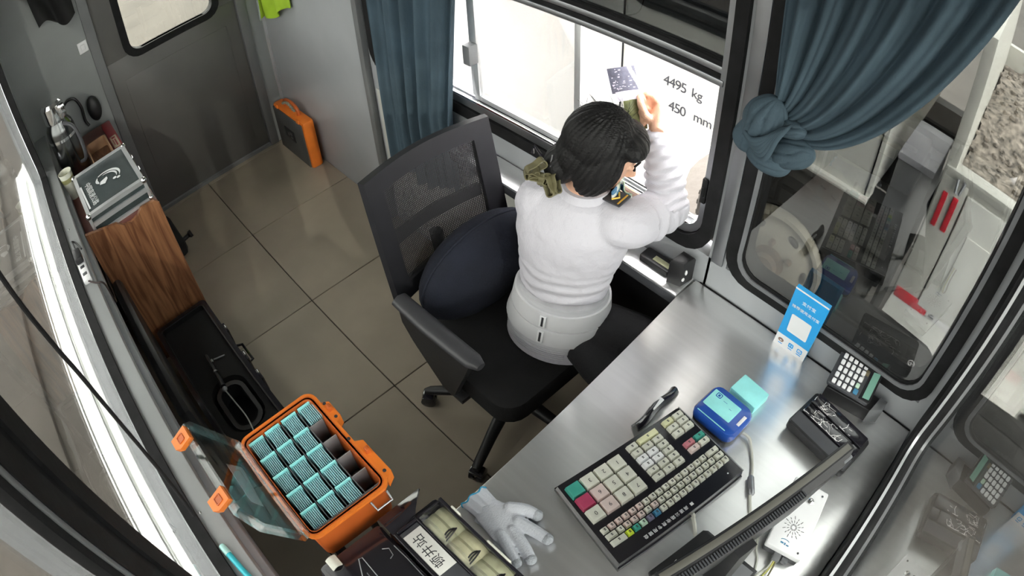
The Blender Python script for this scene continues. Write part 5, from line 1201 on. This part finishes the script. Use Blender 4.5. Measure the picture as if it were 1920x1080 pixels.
# trousers and shoes
tr = MB(); tr.loft([ringx((2.405, 1.226, .478), .130, .100), ringx((2.405, 1.226, .50), .146, .108), ringx((2.407, 1.230, .545), .146, .108), ringx((2.411, 1.233, .58), .12, .09)], 32)
limb(tr, [HIP+PRt*.055+Vector((0, .02, -.025)), (HIP+KN_R)/2+Vector((0, 0, .0)), KN_R], [.066, .080, .066]); limb(tr, [HIP-PRt*.0+Vector((.05, .0, -.035)), (HIP+KN_L)/2+Vector((0, .01, -.020)), KN_L], [.052, .068, .064])
limb(tr, [KN_R, Vector((2.72, 1.345, .33)), Vector((2.71, 1.33, .085))], [.066, .060, .055]); limb(tr, [KN_L, Vector((2.80, 1.145, .33)), Vector((2.78, 1.14, .085))], [.066, .060, .055])
for v in tr.v: v.z = max(v.z, .055 if v.x > 2.6 else .4765)
tm = remesh(tr, .007, 4)
for v in tm.v:
    if v.x < 2.53: v.z = max(v.z, .4765)
link('trousers', tm, trous, pr, smooth=0)
for c in ((2.73, 1.33), (2.80, 1.14)):
    link('shoe', MB().loft([((c[0]-.09, c[1], .030), (0, .022, 0), (0, 0, .028)), ((c[0]-.07, c[1], .038), (0, .034, 0), (0, 0, .036)), ((c[0]-.01, c[1], .045), (0, .038, 0), (0, 0, .043)), ((c[0]+.08, c[1], .030), (0, .043, 0), (0, 0, .028)), ((c[0]+.13, c[1], .022), (0, .036, 0), (0, 0, .020)), ((c[0]+.15, c[1], .018), (0, .018, 0), (0, 0, .014))], 20), blackg, pr)
# hair: a smooth dark bob fused from a few masses, open at the face
hr = MB(); hr.ball((0, -.014, .018), (.084, .090, .096), 30, 20, HM).ball((0, -.030, -.030), (.076, .062, .082), 26, 18, HM).ball((.0, -.050, -.092), (.058, .046, .052), 22, 14, HM)
hr.ball((.060, .014, -.030), (.028, .052, .080), 18, 12, HM).ball((-.060, .014, -.030), (.028, .052, .080), 18, 12, HM).ball((0, .052, .060), (.078, .046, .036), 20, 12, HM)
hm = remesh(hr, .0045, 5); HI = HM.inverted()
for i, v in enumerate(hm.v):
    l = HI @ v; a = math.atan2(l.x, l.y+.02)
    s_ = .0010*math.sin(a*34+4*noise.noise(Vector((a*2, l.z*5, 0))))+.0012*noise.noise(Vector((a*30, l.z*8, 2))); hm.v[i] = v+(v-H).normalized()*s_
link('hair', hm, hairm, pr, smooth=0)
fz = MB(); rng = random.Random(9)
for i in range(70):
    a = rng.uniform(0, 6.28); e_ = rng.uniform(.5, 1.45); d = Vector((math.cos(a)*math.cos(e_), math.sin(a)*math.cos(e_), math.sin(e_)))
    b = Vector((d.x*.091, -.014+d.y*.097, .018+d.z*.097)); tn = Vector((-d.y, d.x, .2)).normalized()*rng.choice((-1, 1))
    fz.tube([HM @ (b*.98), HM @ (b+d*.004+tn*.012), HM @ (b+d*rng.uniform(.004, .012)+tn*.026)], [.0006, .0005, .0002], 4)
o = link('stray_hairs', fz, hairm, pr, smooth=0); o['kind'] = 'stuff'
# hair tie with olive ribbon loops at the nape
NP = Vector((2.412, 1.175, 1.120))
rb = MB()
def loop(c, a, b, w, n=20, tw=.6):
    a, b = Vector(a), Vector(b); nn = a.cross(b).normalized()
    rb.sheet(lambda u, v: tuple(Vector(c)+a*math.cos(2*math.pi*u)+b*math.sin(2*math.pi*u)+nn*(v-.5)*w+nn.cross(a).normalized()*(.004*math.sin(6*math.pi*u))), n, 3, .003)
CV = Vector((.60, -.58, .55)).normalized(); CR_ = Vector((.69, .724, -.037)); CU = Vector((-.45, .46, .76))
for (dx, dy, ra, rbb, ang) in ((-.026, .026, .026, .013, 35), (-.020, .002, .022, .012, -20), (.004, -.020, .026, .012, -65), (-.006, -.004, .015, .013, 80), (.020, -.014, .024, .010, 95), (-.036, .010, .018, .010, 10)):
    ca, sa = math.cos(R(ang)), math.sin(R(ang)); A_ = CR_*ca+CU*sa; B_ = -CR_*sa+CU*ca
    loop(NP+CR_*dx+CU*dy+CV*.008, A_*ra, (B_*.75+CV*.65)*rbb, .020)
link('hair_ribbon', rb, olive, pr, smooth=60)
link('hair_clip', MB().tube([NP+CR_*-.012+CU*.052+CV*.004, NP+CR_*-.030+CU*.078+CV*.004, NP+CR_*-.034+CU*.060+CV*.006], .0045, 8).tube([NP+CR_*.010+CU*.026+CV*.012, NP+CR_*.016+CU*.055+CV*.012], .005, 8), blackg, pr)
# checked scarf and shoulder boards
link('neck_scarf', MB().sheet(lambda u, v: tuple(Vector((2.466, 1.276, 1.078))+PRt*(.072*math.cos(math.pi*(-.12+1.0*u)))+PF*(.070*math.sin(math.pi*(-.12+1.0*u)))+UPV*(.034*(v-.5)+.005*math.sin(14*u))-PF*.006*v), 26, 6, .004), scarfm, pr, smooth=60)
link('scarf_knot', MB().ball((2.490, 1.345, 1.065), (.022, .018, .024), 14, 10).sheet(lambda u, v: (2.505+.05*u, 1.338-.012*u+.008*math.sin(7*u), 1.060-.016*u+.034*(v-.5)), 10, 4, .003), scarfm, pr, smooth=60)
for sgn, sj in ((1, SH_R), (-1, SH_L)):
    a = sj+UPV*.064-PRt*sgn*.010-PF*(-.004); b = Vector((2.455, 1.262, 1.066))+PRt*sgn*.058
    A = AX((a+b)/2+UPV*.002, (a-b), PF); L_ = (a-b).length/2
    e_ = link('shoulder_board', MB().box((-L_, -.026, -.003), (L_, .026, .003), .0025, A), ink, pr)
    st_ = MB()
    st_.tube([A @ Vector((L_-.030, -.016, .004)), A @ Vector((L_-.018, 0, .004)), A @ Vector((L_-.030, .016, .004))], .0024, 6); st_.box((L_-.010, -.022, .002), (L_-.006, .022, .0042), 0, A)
    link('gold_chevron', st_, gold, e_)
# what she holds
pc = tipI; U_ = Vector((-.60, .36, .70)).normalized(); S_ = Vector((.66, .74, .05)); S_ = (S_-U_*S_.dot(U_)).normalized()
PMt = AX(pc+U_*.006-S_*.030, S_, U_)
t = thing('receipt_pouch', 'clear pouch with dark printed slip and olive paper held in the raised hand', 'pouch', pc)
link('olive_paper', MB().sheet(lambda u, v: tuple(PMt @ Vector((-.030+.058*u+.010*v, -.095+.080*v, .004*math.sin(5*u)+.004*math.sin(8*v)))), 12, 12, .002), pouchg, t, smooth=60)
link('lilac_band', MB().sheet(lambda u, v: tuple(PMt @ Vector((-.036+.074*u, -.016+.026*v, .005+.003*math.sin(5*u)))), 10, 4, .002), lilac, t, smooth=60)
link('dark_slip', MB().box((-.044, .008, -.001), (.030, .078, .001), .0004, PMt), mat('slate_blue_print', (.12, .12, .17), .5, 0, .15, 90), t)
sm_ = MB(); rng = random.Random(4)
for i in range(34):
    x, y, w = rng.uniform(-.040, .022), rng.uniform(.012, .072), rng.uniform(.002, .007); sm_.box((x, y, .0008), (x+w, y+rng.uniform(.001, .0035), .0016), 0, PMt)
link('slip_marks', sm_, lilac, t, smooth=0)['kind'] = 'stuff'
link('sleeve', MB().sheet(lambda u, v: tuple(PMt @ Vector((-.042+.080*u, -.102+.19*v, .010+.004*math.sin(7*u+5*v)))), 12, 12, .0012), clear, t, smooth=60)
